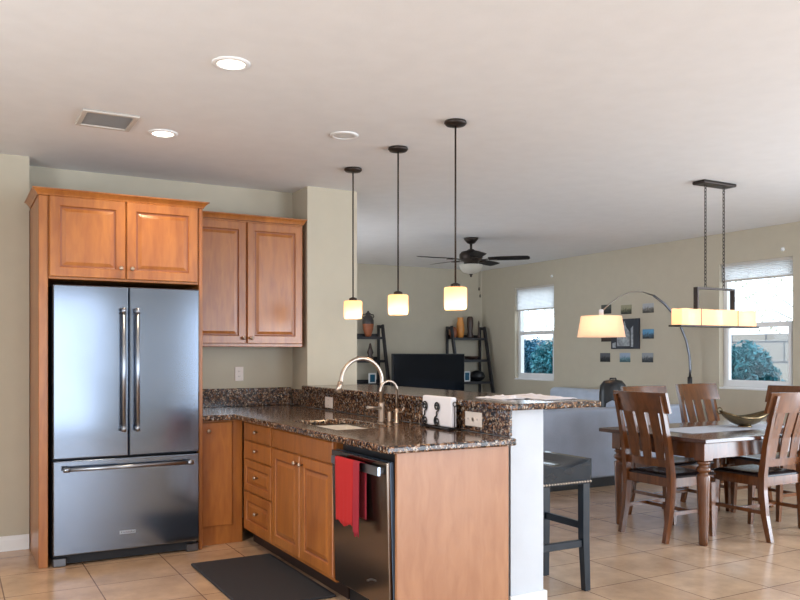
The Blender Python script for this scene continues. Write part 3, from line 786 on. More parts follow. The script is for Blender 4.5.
def pendant(y, label):
    x = 2.54
    t = thing('pendant_lamp', (x, y, CEIL), label, 'pendant lamp', 'pendants over the breakfast bar')
    mk('canopy', lathe(B(), [(0.062, CEIL-0.0005), (0.066, CEIL-0.012), (0.055, CEIL-0.024), (0.012, CEIL-0.030)], x, y, 24), M['bronze'], t)
    mk('rod', tube(B(), [(x, y, CEIL-0.028), (x, y, 1.725)], 0.0055, 8), M['bronze'], t)
    mk('socket_cap', lathe(B(), [(0.008, 1.73), (0.028, 1.722), (0.030, 1.704), (0.02, 1.700)], x, y, 18), M['bronze'], t)
    bm = B(); lathe(bm, [(0.03, 1.703), (0.060, 1.703), (0.066, 1.697), (0.066, 1.60), (0.064, 1.585), (0.058, 1.575)], x, y, 28, cap=False)
    mk('glass_shade', bm, M['pend'], t)
    bm = B(); lathe(bm, [(0, 1.602), (0.018, 1.61), (0.022, 1.63), (0.012, 1.66), (0.0, 1.665)], x, y, 14, cap=False); mk('bulb', bm, M['bulb'], t)
    light('pendant_glow', (x, y, 1.59), 1.3, (1, 0.72, 0.42), 0.02, t)
pendant(5.24, 'pendant lamp with amber glass shade nearest the column, farthest from the camera')
pendant(4.57, 'middle pendant lamp of the three over the bar')
pendant(3.89, 'pendant lamp with amber glass shade nearest the camera, right of the other two')

# ceiling fan
FX, FY = 5.253, 7.717
t = thing('ceiling_fan', (FX, FY, CEIL), 'dark bronze five-blade ceiling fan with a frosted light bowl', 'ceiling fan')
mk('canopy', lathe(B(), [(0.085, CEIL-0.001), (0.08, CEIL-0.02), (0.045, CEIL-0.06), (0.02, CEIL-0.07)], FX, FY, 24), M['bronze'], t)
mk('downrod', tube(B(), [(FX, FY, CEIL-0.065), (FX, FY, 2.52)], 0.014, 10), M['bronze'], t)
mk('motor_housing', lathe(B(), [(0.03, 2.53), (0.05, 2.515), (0.11, 2.50), (0.135, 2.47), (0.135, 2.43), (0.115, 2.40), (0.085, 2.385), (0.085, 2.355), (0.06, 2.345)], FX, FY, 28), M['bronze'], t)
bw = mk('light_bowl', lathe(B(), [(0.135, 2.350), (0.138, 2.335), (0.125, 2.30), (0.09, 2.262), (0.04, 2.245), (0.0, 2.242)], FX, FY, 28, cap=False), M['frosted'], t)
o = mk('finial', lathe(B(), [(0.02, 2.246), (0.022, 2.238), (0.012, 2.228), (0.014, 2.215), (0.0, 2.205)], FX, FY, 14, cap=False), M['bronze'], t); o.parent = bw
for k in range(5):
    al = math.radians(-14 + 72*k); th = math.radians(29.2)
    d = Vector((math.cos(th), -math.sin(th), 0))*math.cos(al) + Vector((math.sin(th), math.cos(th), 0))*math.sin(al)
    ang = math.atan2(d.y, d.x)
    bm = B(); outl = [(0.20, -0.055), (0.30, -0.066), (0.55, -0.073), (0.655, -0.066), (0.675, -0.03), (0.675, 0.03), (0.655, 0.066), (0.55, 0.073), (0.30, 0.066), (0.20, 0.055)]
    bm.faces.new([bm.verts.new((x, y, -y*0.22)) for x, y in outl]); bmesh.ops.solidify(bm, geom=bm.faces[:], thickness=0.008)
    xf(bm, Matrix.Translation((FX, FY, 2.415)) @ Matrix.Rotation(ang, 4, 'Z'))
    bl = mk('blade', bm, M['blackwood'], t)
    bm = B(); beam(bm, (0.10, 0, -0.012), (0.26, 0, 0.0), 0.035, 0.008); box(bm, 0.22, 0.30, -0.035, 0.035, -0.012, -0.006, 0.002)
    xf(bm, Matrix.Translation((FX, FY, 2.415)) @ Matrix.Rotation(ang, 4, 'Z'))
    q = mk('blade_arm', bm, M['bronze'], t); q.parent = bl
for dx, zz in ((0.02, 2.09), (0.035, 2.01)):
    bm = B(); tube(bm, [(FX+dx+0.05, FY-0.06, 2.35), (FX+dx+0.05, FY-0.06, zz)], 0.0016, 5); lathe(bm, [(0.004, zz), (0.008, zz-0.01), (0.008, zz-0.035), (0.0, zz-0.04)], FX+dx+0.05, FY-0.06, 8, cap=False)
    mk('pull_chain', bm, M['bronze'], t)

# linear chandelier over the dining table
CX0, CX1, CY = 4.80, 5.66, 4.30; CC = 5.225
t = thing('linear_chandelier', (CC, CY, CEIL), 'rectangular chandelier with glowing amber stone shades over the dining table', 'chandelier')
mk('canopy', box(B(), CC-0.185, CC+0.185, CY-0.06, CY+0.06, CEIL-0.026, CEIL-0.0005, 0.008, 2), M['bronze'], t)
for cx in (CC-0.105, CC+0.105):
    bm = B(); zt, zb = CEIL-0.026, 1.835; n = int((zt-zb)/0.026)
    for k in range(n):
        zc = zt - (k+0.5)*(zt-zb)/n; pts = []
        for a in range(10):
            u = 2*PI*a/10; r1, r2 = 0.009, 0.0185
            q = (r1*math.cos(u), 0) if k % 2 == 0 else (0, r1*math.cos(u))
            pts.append((cx+q[0], CY+q[1], zc + r2*math.sin(u)))
        tube(bm, pts, 0.0028, 5, closed=True)
    mk('chain', bm, M['bronze'], t)
bm = B(); box(bm, CC-0.215, CC+0.215, CY-0.02, CY+0.02, 1.822, 1.836)
for sx in (-1, 1):
    xx = CC + sx*0.209; box(bm, xx-0.006, xx+0.006, CY-0.05, CY-0.035, 1.545, 1.836) if False else box(bm, xx-0.006, xx+0.006, CY-0.02, CY+0.02, 1.66, 1.822)
mk('hanger_frame', bm, M['bronze'], t)
mk('bottom_rail', box(B(), CX0-0.02, CX1+0.02, CY-0.06, CY+0.06, 1.528, 1.541, 0.002), M['bronze'], t)
XS = [CX0, CC-0.21, CC+0.21, CX1]
for k in range(3):
    x0 = XS[k] + 0.004; x1 = XS[k+1] - 0.004
    bm = B(); r = random.Random(k+3)
    # open-topped translucent stone box with a slightly uneven upper rim
    nx = 8
    for (ax, ay, bx, by) in ((x0, CY-0.05, x1, CY-0.05), (x1, CY-0.05, x1, CY+0.05), (x1, CY+0.05, x0, CY+0.05), (x0, CY+0.05, x0, CY-0.05)):
        prev = None
        for i in range(nx+1):
            f = i/nx; zt = 1.664 + (0.0025*math.sin(7*f + k*2) if 0 < i < nx else 0)
            a = bm.verts.new((ax+(bx-ax)*f, ay+(by-ay)*f, 1.5415)); b_ = bm.verts.new((ax+(bx-ax)*f, ay+(by-ay)*f, zt))
            if prev: bm.faces.new((prev[0], a, b_, prev[1]))
            prev = (a, b_)
    bmesh.ops.remove_doubles(bm, verts=bm.verts, dist=0.0005)
    mk('stone_shade', bm, M['amber'], t)
    bm = B(); lathe(bm, [(0.0, 1.575), (0.016, 1.585), (0.018, 1.60), (0.008, 1.625), (0.0, 1.628)], (x0+x1)/2, CY, 12, cap=False); mk('bulb', bm, M['bulb'], t)
    light('chandelier_glow', ((x0+x1)/2, CY, 1.60), 2.0, (1, 0.76, 0.48), 0.02, t)
for k in (1, 2):
    for yy in (CY-0.0515, CY+0.0515): mk('divider_strip', box(B(), XS[k]-0.003, XS[k]+0.003, yy-0.0012, yy+0.0012, 1.541, 1.668), M['bronze'], t)

# ------------------------------------------------------------------ dining set
TX0, TX1, TY0, TY1 = 4.42, 6.08, 3.71, 4.73
t = thing('dining_table', ((TX0+TX1)/2, (TY0+TY1)/2, 0), 'dark walnut rectangular dining table with thick turned legs', 'table')
mk('tabletop', box(B(), TX0, TX1, TY0, TY1, 0.715, 0.745, 0.006, 2), M['darkwood'], t)
bm = B(); a = 0.07
box(bm, TX0+a+0.09, 5.575, TY0+a+0.01, TY0+a+0.035, 0.60, 0.714); box(bm, TX0+a+0.09, 5.575, TY1-a-0.035, TY1-a-0.01, 0.60, 0.714)
box(bm, TX0+a+0.01, TX0+a+0.035, TY0+a+0.09, TY1-a-0.09, 0.60, 0.714); box(bm, 5.63, 5.655, TY0+a+0.09, TY1-a-0.09, 0.60, 0.714)
mk('apron', bm, M['chairwood'], t)
legp = [(0.026, 0.0), (0.032, 0.012), (0.033, 0.06), (0.037, 0.15), (0.044, 0.40), (0.047, 0.475), (0.044, 0.49), (0.032, 0.495), (0.031, 0.503), (0.045, 0.512), (0.051, 0.525), (0.045, 0.54), (0.033, 0.547), (0.032, 0.556), (0.044, 0.565), (0.046, 0.575), (0.034, 0.585)]
for cx in (TX0+a+0.045, 5.62):
    for cy in (TY0+a+0.045, TY1-a-0.045):
        bm = B(); lathe(bm, legp, cx, cy, 22); box(bm, cx-0.045, cx+0.045, cy-0.045, cy+0.045, 0.586, 0.714, 0.003)
        mk('leg', bm, M['chairwood'], t)

def make_chair(label, loc, rz, group):
    """faces local +Y; back at -Y"""
    t = thing('dining_chair', (0, 0, 0), label, 'chair', group)
    W = 0.21
    X = Vector((1, 0, 0))
    for s in (-1, 1):
        x = s*W
        mk('rear_leg', sweep(B(), [(x, -0.275, 0), (x, -0.235, 0.18), (x, -0.215, 0.36), (x, -0.218, 0.47), (x, -0.245, 0.68), (x, -0.29, 0.88), (x, -0.332, 1.03)], [0.032, 0.036, 0.04, 0.04, 0.036, 0.032, 0.028], [0.036, 0.044, 0.05, 0.05, 0.04, 0.032, 0.026], X), M['chairwood'], t)
        mk('front_leg', sweep(B(), [(x, 0.205, 0), (x, 0.195, 0.20), (x, 0.19, 0.395)], [0.028, 0.036, 0.044], [0.03, 0.038, 0.044], X), M['chairwood'], t)
        mk('stretcher', beam(B(), (x, -0.215, 0.20), (x, 0.18, 0.20), 0.018, 0.026), M['chairwood'], t)
    mk('cross_stretcher', beam(B(), (-W+0.01, -0.02, 0.20), (W-0.01, -0.02, 0.20), 0.018, 0.024), M['chairwood'], t)
    bm = B()
    box(bm, -W+0.018, W-0.018, 0.17, 0.20, 0.385, 0.448); box(bm, -W+0.018, W-0.018, -0.225, -0.20, 0.385, 0.448)
    for s in (-1, 1): box(bm, s*W-0.013, s*W+0.013, -0.19, 0.168, 0.385, 0.448)
    mk('seat_rail', bm, M['chairwood'], t)
    # scooped seat pad
    bm = B(); n = 10; g = []
    for i in range(n+1):
        g.append([])
        for j in range(n+1):
            u = i/n*2-1; v = j/n*2-1
            w_ = 0.225 + 0.012*(v+1)/2; z = 0.478 - 0.014*(1-u*u)*(1-v*v) - 0.018*max(0, abs(u)**8, abs(v)**8)
            g[-1].append(bm.verts.new((u*w_, -0.005 + v*0.215, z)))
    for i in range(n):
        for j in range(n): bm.faces.new((g[i][j], g[i+1][j], g[i+1][j+1], g[i][j+1])).smooth = True
    ed = [g[i][0] for i in range(n+1)] + [g[n][j] for j in range(1, n+1)] + [g[i][n] for i in range(n-1, -1, -1)] + [g[0][j] for j in range(n-1, 0, -1)]
    low = [bm.verts.new((v.co.x*0.98, v.co.y, 0.449)) for v in ed]
    for k in range(len(ed)): bm.faces.new((ed[k-1], low[k-1], low[k], ed[k]))
    bm.faces.new(low[::-1]); bmesh.ops.recalc_face_normals(bm, faces=bm.faces)
    mk('seat', bm, M['seat'], t)
    def curved(z0, z1, y0, y1, xe, bow, th, nm):
        bm = B(); n = 24; R = []
        for i in range(n+1):
            u = -1+2*i/n; b = bow*(1-u*u)
            R.append([bm.verts.new(c) for c in ((u*xe, y0-b, z0), (u*xe, y1-b, z1), (u*xe, y1-b+th, z1), (u*xe, y0-b+th, z0))])
        for p, q in zip(R, R[1:]):
            for k in range(4): bm.faces.new((p[k], q[k], q[(k+1) % 4], p[(k+1) % 4]))
        bm.faces.new(R[0]); bm.faces.new(R[-1][::-1]); bmesh.ops.recalc_face_normals(bm, faces=bm.faces)
        mk(nm, bm, M['chairwood'], t)
    curved(0.905, 1.05, -0.279, -0.322, 0.252, 0.035, 0.024, 'top_rail')
    curved(0.52, 0.575, -0.218, -0.226, W-0.017, 0.012, 0.022, 'lower_rail')
    for xc in (-0.118, 0.0, 0.118):
        b0 = 0.012*(1-(xc/0.19)**2); b1 = 0.035*(1-(xc/0.25)**2)
        mk('slat', sweep(B(), [(xc, -0.208-b0, 0.57), (xc, -0.232-b0*1.2, 0.72), (xc*1.02, -0.268-b1, 0.91)], [0.078, 0.084, 0.090], 0.011, X), M['chairwood'], t)
    t.location = loc; t.rotation_euler = (0, 0, rz)
    return t
G = 'slat-back chairs around the dining table'
ch = make_chair('walnut slat-back chair at the left end of the table, nearest the bar stool', (4.62, 4.20, 0), -PI/2, G)
dup(ch, (5.215, 3.925, 0), 0, 'walnut slat-back chair at the near long side of the table, cut by the photo edge')
dup(ch, (5.09, 4.60, 0), PI, 'slat-back chair across the table, its top rail showing just above the leftmost chair')
dup(ch, (5.92, 4.765, 0), PI, 'slat-back chair on the far side of the table, left of the bronze bowl')
dup(ch, (5.90, 4.29, 0), PI/2, 'slat-back chair at the far right head of the table, behind the bowl')

solo('table_runner', box(B(), 4.66, 5.80, 4.04, 4.40, 0.7455, 0.748, 0.001), M['cloth'], (5.2, 4.2, 0.746), 'pale cloth runner lying along the dining table under the bowl', 'table runner')
t = thing('decorative_bowl', (5.44, 4.19, 0.748), 'long boat-shaped bronze bowl with ring handles on the table runner', 'bowl')
def boat(bm, L, W, H, off):
    nu, nv = 20, 10; g = []
    for i in range(nu+1):
        u = -1+2*i/nu; g.append([])
        for j in range(nv+1):
            v = -1+2*j/nv
            half = W*(max(0, 1-abs(u)**2.2))**0.6 + 0.004
            fl = 0.008 + 0.118*abs(u)**2.2; rm = 0.080 + 0.052*u*u; z = fl + (rm-fl)*abs(v)**2.2
            g[-1].append(bm.verts.new((u*L, v*half, z+off)))
    for i in range(nu):
        for j in range(nv): bm.faces.new((g[i][j], g[i+1][j], g[i+1][j+1], g[i][j+1])).smooth = True
    return bm
bm = boat(B(), 0.215, 0.10, 0.10, 0.0); bmesh.ops.recalc_face_normals(bm, faces=bm.faces); bmesh.ops.solidify(bm, geom=bm.faces[:], thickness=0.005)
lathe(bm, [(0.05, 0.0), (0.055, 0.004), (0.04, 0.016)], 0, 0, 20)
RB = Matrix.Translation((5.44, 4.19, 0.7485)) @ Matrix.Rotation(-0.35, 4, 'Z'); xf(bm, RB)
mk('bowl_body', bm, M['brass'], t)
for s in (-1, 1):
    bm = B(); pts = [(s*(0.215 + 0.022*math.cos(a*PI/6)), 0, 0.130 + 0.024*math.sin(a*PI/6)) for a in range(12)]
    tube(bm, pts, 0.005, 8, closed=True); xf(bm, RB); mk('ring_handle', bm, M['brass'], t)

# ------------------------------------------------------------------ bar stool
t = thing('bar_stool', (2.925, 3.60, 0), 'black leather bar stool with nailhead trim beside the end of the bar wall', 'stool')
sx0, sx1, sy0, sy1 = 2.735, 3.125, 3.40, 3.80
bm = B(); n = 12; g = []
for i in range(n+1):
    g.append([])
    for j in range(n+1):
        u = i/n*2-1; v = j/n*2-1
        z = 0.705 + 0.035*v*v*0 + 0.045*(u*u) - 0.012*max(abs(u)**10, abs(v)**10)
        g[-1].append(bm.verts.new(((sx0+sx1)/2+u*(sx1-sx0)/2, (sy0+sy1)/2+v*(sy1-sy0)/2, z)))
for i in range(n):
    for j in range(n): bm.faces.new((g[i][j], g[i+1][j], g[i+1][j+1], g[i][j+1])).smooth = True
ed = [g[i][0] for i in range(n+1)] + [g[n][j] for j in range(1, n+1)] + [g[i][n] for i in range(n-1, -1, -1)] + [g[0][j] for j in range(n-1, 0, -1)]
low = [bm.verts.new((v.co.x, v.co.y, 0.60)) for v in ed]
for k in range(len(ed)): bm.faces.new((ed[k-1], low[k-1], low[k], ed[k]))
bm.faces.new(low[::-1]); bmesh.ops.recalc_face_normals(bm, faces=bm.faces)
mk('seat_cushion', bm, M['navy'], t)
bm = B()
for k in range(20):
    f = (k+0.5)/20
    for p in ((sx0+(sx1-sx0)*f, sy0-0.001), (sx1+0.001, sy0+(sy1-sy0)*f), (sx0+(sx1-sx0)*f, sy1+0.001)):
        bmesh.ops.create_icosphere(bm, subdivisions=1, radius=0.0075, matrix=Matrix.Translation((p[0], p[1], 0.612)))
for f_ in bm.faces: f_.smooth = True
o = mk('nailhead_trim', bm, M['nickel'], t); o['kind'] = 'stuff'
for lx in (sx0+0.035, sx1-0.03):
    for ly in (sy0+0.03, sy1-0.03):
        dx = 0.008 if lx > 2.9 else -0.008; dy = -0.008 if ly < 3.6 else 0.008
        mk('leg', sweep(B(), [(lx+dx, ly+dy, 0), (lx, ly, 0.30), (lx, ly, 0.599)], [0.036, 0.044, 0.046], [0.036, 0.044, 0.046]), M['stoolwood'], t)
mk('stretcher', box(B(), sx0+0.058, sx1-0.053, sy0+0.018, sy0+0.042, 0.245, 0.285, 0.003), M['stoolwood'], t)
mk('stretcher', box(B(), sx0+0.058, sx1-0.053, sy1-0.042, sy1-0.018, 0.245, 0.285, 0.003), M['stoolwood'], t)
for x in (sx0+0.035, sx1-0.03): mk('stretcher', box(B(), x-0.012, x+0.012, sy0+0.053, sy1-0.053, 0.34, 0.38, 0.003), M['stoolwood'], t)

# ------------------------------------------------------------------ living room
def cushion(bm, x0, x1, y0, y1, z0, z1, r=0.05): return box(bm, x0, x1, y0, y1, z0, z1, r, 4)
def smooth_all(o):
    for p in o.data.polygons: p.use_smooth = True
    return o
t = thing('sofa', (5.5, 6.45, 0), 'long light grey sofa with its back to the dining area', 'sofa')
smooth_all(mk('backrest', cushion(B(), 4.15, 7.02, 6.0, 6.2, 0.09, 0.775, 0.03), M['sofa'], t))
smooth_all(mk('seat_base', cushion(B(), 4.36, 6.80, 6.205, 6.92, 0.09, 0.32, 0.03), M['sofa'], t))
for x0, x1 in ((4.15, 4.355), (6.805, 7.02)): smooth_all(mk('arm', cushion(B(), x0, x1, 6.205, 6.95, 0.09, 0.62, 0.04), M['sofa'], t))
for k in range(3): smooth_all(mk('seat_cushion', cushion(B(), 4.37+k*0.81, 4.37+k*0.81+0.80, 6.30, 6.94, 0.325, 0.46, 0.04), M['sofa2'], t))
for k in range(3): smooth_all(mk('back_cushion', cushion(B(), 4.37+k*0.81, 4.37+k*0.81+0.80, 6.21, 6.36, 0.465, 0.77, 0.05), M['sofa2'], t)) if False else None
mk('plinth', box(B(), 4.19, 6.98, 6.02, 6.90, 0, 0.09), M['black_plastic'], t)
t = thing('loveseat', (7.0, 7.9, 0), 'pale grey loveseat against the window wall beyond the long sofa', 'sofa')
smooth_all(mk('backrest', cushion(B(), 7.25, 7.47, 7.05, 8.75, 0.10, 0.86, 0.06), M['sofa2'], t))
smooth_all(mk('seat_base', cushion(B(), 6.6, 7.245, 7.26, 8.54, 0.10, 0.34, 0.03), M['sofa'], t))
for y0, y1 in ((7.05, 7.255), (8.545, 8.75)): smooth_all(mk('arm', cushion(B(), 6.6, 7.245, y0, y1, 0.10, 0.62, 0.05), M['sofa'], t))
for k in range(2): smooth_all(mk('seat_cushion', cushion(B(), 6.6, 7.24, 7.265+k*0.64, 7.265+k*0.64+0.63, 0.345, 0.47, 0.04), M['sofa2'], t))
mk('plinth', box(B(), 6.63, 7.44, 7.08, 8.72, 0, 0.10), M['black_plastic'], t)
t = thing('backpack', (6.30, 6.52, 0.462), 'black round-topped backpack standing on the seat of the long grey sofa', 'bag')
bm = B(); prof = [(0, 0.463), (0.11, 0.465), (0.155, 0.50), (0.165, 0.70), (0.165, 0.90), (0.155, 0.98), (0.11, 1.03), (0, 1.045)]
lathe(bm, prof, 6.30, 6.52, 24, cap=False, sx=1, sy=0.75); mk('bag_body', bm, M['black_plastic'], t)
bm = B(); lathe(bm, [(0, 0.47), (0.07, 0.475), (0.10, 0.55), (0.10, 0.70), (0.08, 0.79), (0.0, 0.83)], 6.21, 6.43, 20, cap=False, sx=1, sy=0.6); mk('front_pocket', bm, M['sofa'], t)
mk('top_handle', tube(B(), [(6.25, 6.52, 1.02), (6.26, 6.52, 1.055), (6.34, 6.52, 1.055), (6.35, 6.52, 1.02)], 0.008, 8), M['black_plastic'], t)

# arc floor lamp
t = thing('arc_floor_lamp', (7.34, 6.38, 0), 'arched floor lamp with a wide cream drum shade reaching over the sofa', 'floor lamp')
mk('base', lathe(B(), [(0.14, 0.0), (0.14, 0.03), (0.03, 0.045)], 7.34, 6.38, 32), M['black_plastic'], t)
def AL(f, z): # f = 0 at the pole, 1 at the shade
    return (7.34-1.05*f, 6.38+0.37*f, z)
pole = [(7.34, 6.38, 0.04), (7.34, 6.38, 0.95)]
mk('pole', tube(B(), pole, 0.016, 12), M['bronze'], t)
mk('sleeve', tube(B(), [(7.34, 6.38, 0.93), (7.34, 6.38, 1.06)], 0.026, 12), M['black_plastic'], t)
apts = [AL(0.0, 1.05), AL(-0.005, 1.15), AL(0.005, 1.3), AL(0.04, 1.47), AL(0.10, 1.63), AL(0.18, 1.77), AL(0.28, 1.89), AL(0.40, 1.98), AL(0.52, 2.02), AL(0.64, 2.015), AL(0.76, 1.965), AL(0.87, 1.88), AL(0.95, 1.80)]
mk('lower_arc', tube(B(), apts[:8], [0.014]*8, 10), M['chrome'], t)
mk('upper_arc', tube(B(), apts[7:], 0.0085, 10), M['lamp_metal'], t)
lx, ly, _ = AL(0.96, 0)
mk('socket_cap', lathe(B(), [(0.026, 1.745), (0.026, 1.81), (0.015, 1.818)], lx, ly, 18), M['white'], t)
bm = B(); lathe(bm, [(0.262, 1.508), (0.222, 1.742)], lx, ly, 40, cap=False); lathe(bm, [(0.222, 1.742), (0.026, 1.745)], lx, ly, 40, cap=False)
mk('lamp_shade', bm, M['linen'], t)
bm = B(); lathe(bm, [(0.0, 1.60), (0.03, 1.62), (0.03, 1.65), (0.012, 1.70), (0.01, 1.744)], lx, ly, 14, cap=False); mk('bulb', bm, M['bulb'], t)
light('lamp_glow', (lx-0.06, ly-0.06, 1.63), 2.3, (1, 0.70, 0.42), 0.03, t)

# television
t = thing('television', (6.04, 9.95, 0.55), 'large flat black television on the console between the ladder shelves', 'television')
mk('screen_housing', box(B(), 5.435, 6.645, 9.93, 9.98, 0.62, 1.325, 0.006, 2), M['black_plastic'], t)
mk('screen', box(B(), 5.447, 6.633, 9.925, 9.929, 0.64, 1.312), M['tv'], t)
for x in (5.7, 6.38): mk('foot', box(B(), x-0.02, x+0.02, 9.82, 10.06, 0.552, 0.62, 0.004), M['black_plastic'], t)
t = thing('media_console', (6.04, 9.93, 0), 'low dark console carrying the television', 'console')
mk('console_body', box(B(), 5.45, 6.63, 9.78, 10.08, 0.05, 0.55, 0.004), M['blackwood'], t)
for x0 in (5.465, 6.045): mk('door', box(B(), x0, x0+0.57, 9.765, 9.779, 0.08, 0.53, 0.003), M['blackwood'], t)
mk('plinth', box(B(), 5.48, 6.60, 9.80, 10.06, 0, 0.05), M['blackwood'], t)

def ladder_shelf(x0, x1, label):
    t = thing('ladder_shelf', ((x0+x1)/2, 10.42, 0), label, 'shelf', 'leaning ladder shelves')
    for x in (x0, x1):
        mk('front_rail', beam(B(), (x, 10.10, 0.0), (x, 10.50, 1.75), 0.03, 0.055), M['blackwood'], t)
        mk('back_post', box(B(), x-0.015, x+0.015, 10.60, 10.64, 0, 1.75), M['blackwood'], t)
        mk('top_link', box(B(), x-0.015, x+0.015, 10.53, 10.598, 1.70, 1.745), M['blackwood'], t)
    for z in (1.57, 1.23, 0.89, 0.55, 0.21):
        yf = 10.10 + 0.40*z/1.75
        bm = B(); box(bm, x0+0.0155, x1-0.0155, yf+0.01, 10.64, z-0.02, z); box(bm, x0+0.0155, x1-0.0155, 10.64, 10.652, z-0.02, z+0.05)
        box(bm, x0+0.0155, x1-0.0155, yf-0.004, yf+0.01, z-0.035, z+0.004)
        mk('shelf_board', bm, M['blackwood'], t)
    return t
ladder_shelf(6.78, 7.40, 'black leaning ladder shelf in the far corner right of the television')
ladder_shelf(4.95, 5.57, 'black leaning ladder shelf left of the television, half hidden by the column')
def vase(prof, x, y, z, m, label, nm='vase', cat='vase', parts=None):
    bm = B(); lathe(bm, [(r, z+0.001+h) for r, h in prof], x, y, 20, cap=False)
    if prof[0][0] > 0: bmesh.ops.contextual_create(bm, geom=[e for e in bm.edges if len(e.link_faces) == 1 and abs(e.verts[0].co.z-z-0.001) < 1e-4])
    return solo(nm, bm, M[m], (x, y, z), label, cat)
# right shelf
vase([(0.04, 0), (0.05, 0.02), (0.065, 0.12), (0.058, 0.22), (0.042, 0.29), (0.05, 0.32)], 6.98, 10.55, 1.57, 'orange', 'tall amber vase on the top of the right ladder shelf')
vase([(0.05, 0), (0.055, 0.02), (0.04, 0.10), (0.052, 0.22), (0.05, 0.31), (0.035, 0.34)], 7.17, 10.56, 1.57, 'brownc', 'dark brown vase right of the amber one on the ladder shelf')
vase([(0.02, 0), (0.024, 0.03), (0.01, 0.10), (0.014, 0.24), (0.004, 0.28)], 7.33, 10.55, 1.57, 'brownc', 'thin dark figurine at the right end of the top shelf', 'figurine', 'figurine')
vase([(0.04, 0), (0.06, 0.05), (0.06, 0.12), (0.03, 0.17)], 6.85, 10.55, 1.57, 'terracotta', 'short terracotta jar left of the amber vase', 'jar', 'jar')
vase([(0.05, 0), (0.09, 0.02), (0.12, 0.05), (0.118, 0.055), (0.08, 0.03), (0.0, 0.02)], 7.16, 10.51, 1.23, 'brownc', 'shallow wooden bowl on the second level of the right ladder shelf', 'wooden_bowl', 'bowl')
def frame(x0, x1, y, z0, z1, label, colr='plate', cat='picture frame'):
    t = thing('framed_photo', ((x0+x1)/2, y, z0), label, cat)
    mk('frame_border', box(B(), x0, x1, y, y+0.015, z0+0.001, z1, 0.003), M['white'], t)
    mk('print', box(B(), x0+0.02, x1-0.02, y-0.002, y-0.0005, z0+0.02, z1-0.02), M['leaf2'], t)
frame(6.98, 7.10, 10.45, 0.89, 1.05, 'small white photo frame on the third level of the right ladder shelf')
vase([(0.05, 0), (0.10, 0.03), (0.13, 0.08), (0.10, 0.14), (0.03, 0.17), (0.0, 0.17)], 7.25, 10.48, 0.89, 'black_plastic', 'dark rounded ornament beside the white photo frame', 'ornament', 'ornament')
t = solo('book', box(B(), 7.0, 7.24, 10.40, 10.55, 0.551, 0.60, 0.004), M['paper'], (7.12, 10.47, 0.55), 'pale book lying on the lower level of the right ladder shelf', 'book')
t = solo('book', box(B(), 7.07, 7.24, 10.41, 10.54, 0.601, 0.66, 0.004), M['pink'], (7.15, 10.47, 0.60), 'dark crimson book stacked on the pale book', 'book')
# left shelf
t = thing('amphora', (5.355, 10.54, 1.571), 'two-tone terracotta amphora on the top of the left ladder shelf', 'vase')
bm = B(); lathe(bm, [(0.03, 1.572), (0.045, 1.59), (0.075, 1.68), (0.085, 1.76)], 5.355, 10.54, 24, cap=False); mk('lower_body', bm, M['terracotta'], t)
bm = B(); lathe(bm, [(0.085, 1.76), (0.085, 1.81), (0.06, 1.87), (0.035, 1.89), (0.045, 1.91), (0.02, 1.93), (0.015, 1.95), (0.0, 1.955)], 5.355, 10.54, 24, cap=False); mk('upper_body', bm, M['graystone'], t)
for s in (-1, 1): mk('ear', tube(B(), [(5.355+s*0.07, 10.54, 1.84), (5.355+s*0.095, 10.54, 1.87), (5.355+s*0.085, 10.54, 1.90), (5.355+s*0.045, 10.54, 1.90)], 0.008, 8), M['graystone'], t)
vase([(0.04, 0), (0.05, 0.04), (0.03, 0.07), (0.05, 0.11), (0.03, 0.17), (0.015, 0.24), (0.0, 0.25)], 5.36, 10.48, 1.23, 'brownc', 'bronze-brown figurine on the second level of the left ladder shelf', 'figurine', 'figurine')
vase([(0.05, 0), (0.08, 0.02), (0.06, 0.05), (0.0, 0.06)], 5.14, 10.48, 1.23, 'terracotta', 'low terracotta dish left of the bronze figurine', 'dish', 'dish')
frame(5.32, 5.44, 10.45, 0.89, 1.04, 'small white photo frame on the third level of the left ladder shelf')

# pictures on the window wall
def print_mat(name, sky, mid, dark):
    m = bpy.data.materials.new(name); m.use_nodes = True; nt = m.node_tree; b = nt.nodes['Principled BSDF']; L = nt.links.new
    tc = nt.nodes.new('ShaderNodeTexCoord'); sp = nt.nodes.new('ShaderNodeSeparateXYZ'); L(tc.outputs['Generated'], sp.inputs[0])
    n = nt.nodes.new('ShaderNodeTexNoise'); n.inputs['Scale'].default_value = 5; n.inputs['Detail'].default_value = 4; L(tc.outputs['Generated'], n.inputs['Vector'])
    ma = nt.nodes.new('ShaderNodeMath'); ma.operation = 'MULTIPLY_ADD'; ma.inputs[1].default_value = 0.7; L(n.outputs['Fac'], ma.inputs[0]); L(sp.outputs['Z'], ma.inputs[2])
    r = nt.nodes.new('ShaderNodeValToRGB'); e = r.color_ramp.elements
    e[0].position = 0.45; e[0].color = lin(dark); e[1].position = 1.0; e[1].color = lin(sky); q = e.new(0.75); q.color = lin(mid)
    L(ma.outputs[0], r.inputs['Fac']); L(r.outputs['Color'], b.inputs['Base Color']); b.inputs['Roughness'].default_value = 0.4
    return m
PM = [((70, 74, 70), (46, 50, 52), (30, 34, 36)), ((150, 146, 120), (86, 88, 66), (50, 52, 42)), ((170, 172, 176), (110, 106, 100), (70, 66, 60)), ((90, 150, 190), (60, 90, 110), (34, 40, 48)),
      ((90, 60, 40), (60, 46, 38), (36, 30, 28)), ((90, 92, 98), (42, 44, 48), (24, 26, 30)), ((150, 165, 185), (96, 130, 140), (60, 90, 96)), ((140, 145, 150), (60, 66, 72), (30, 34, 40))]
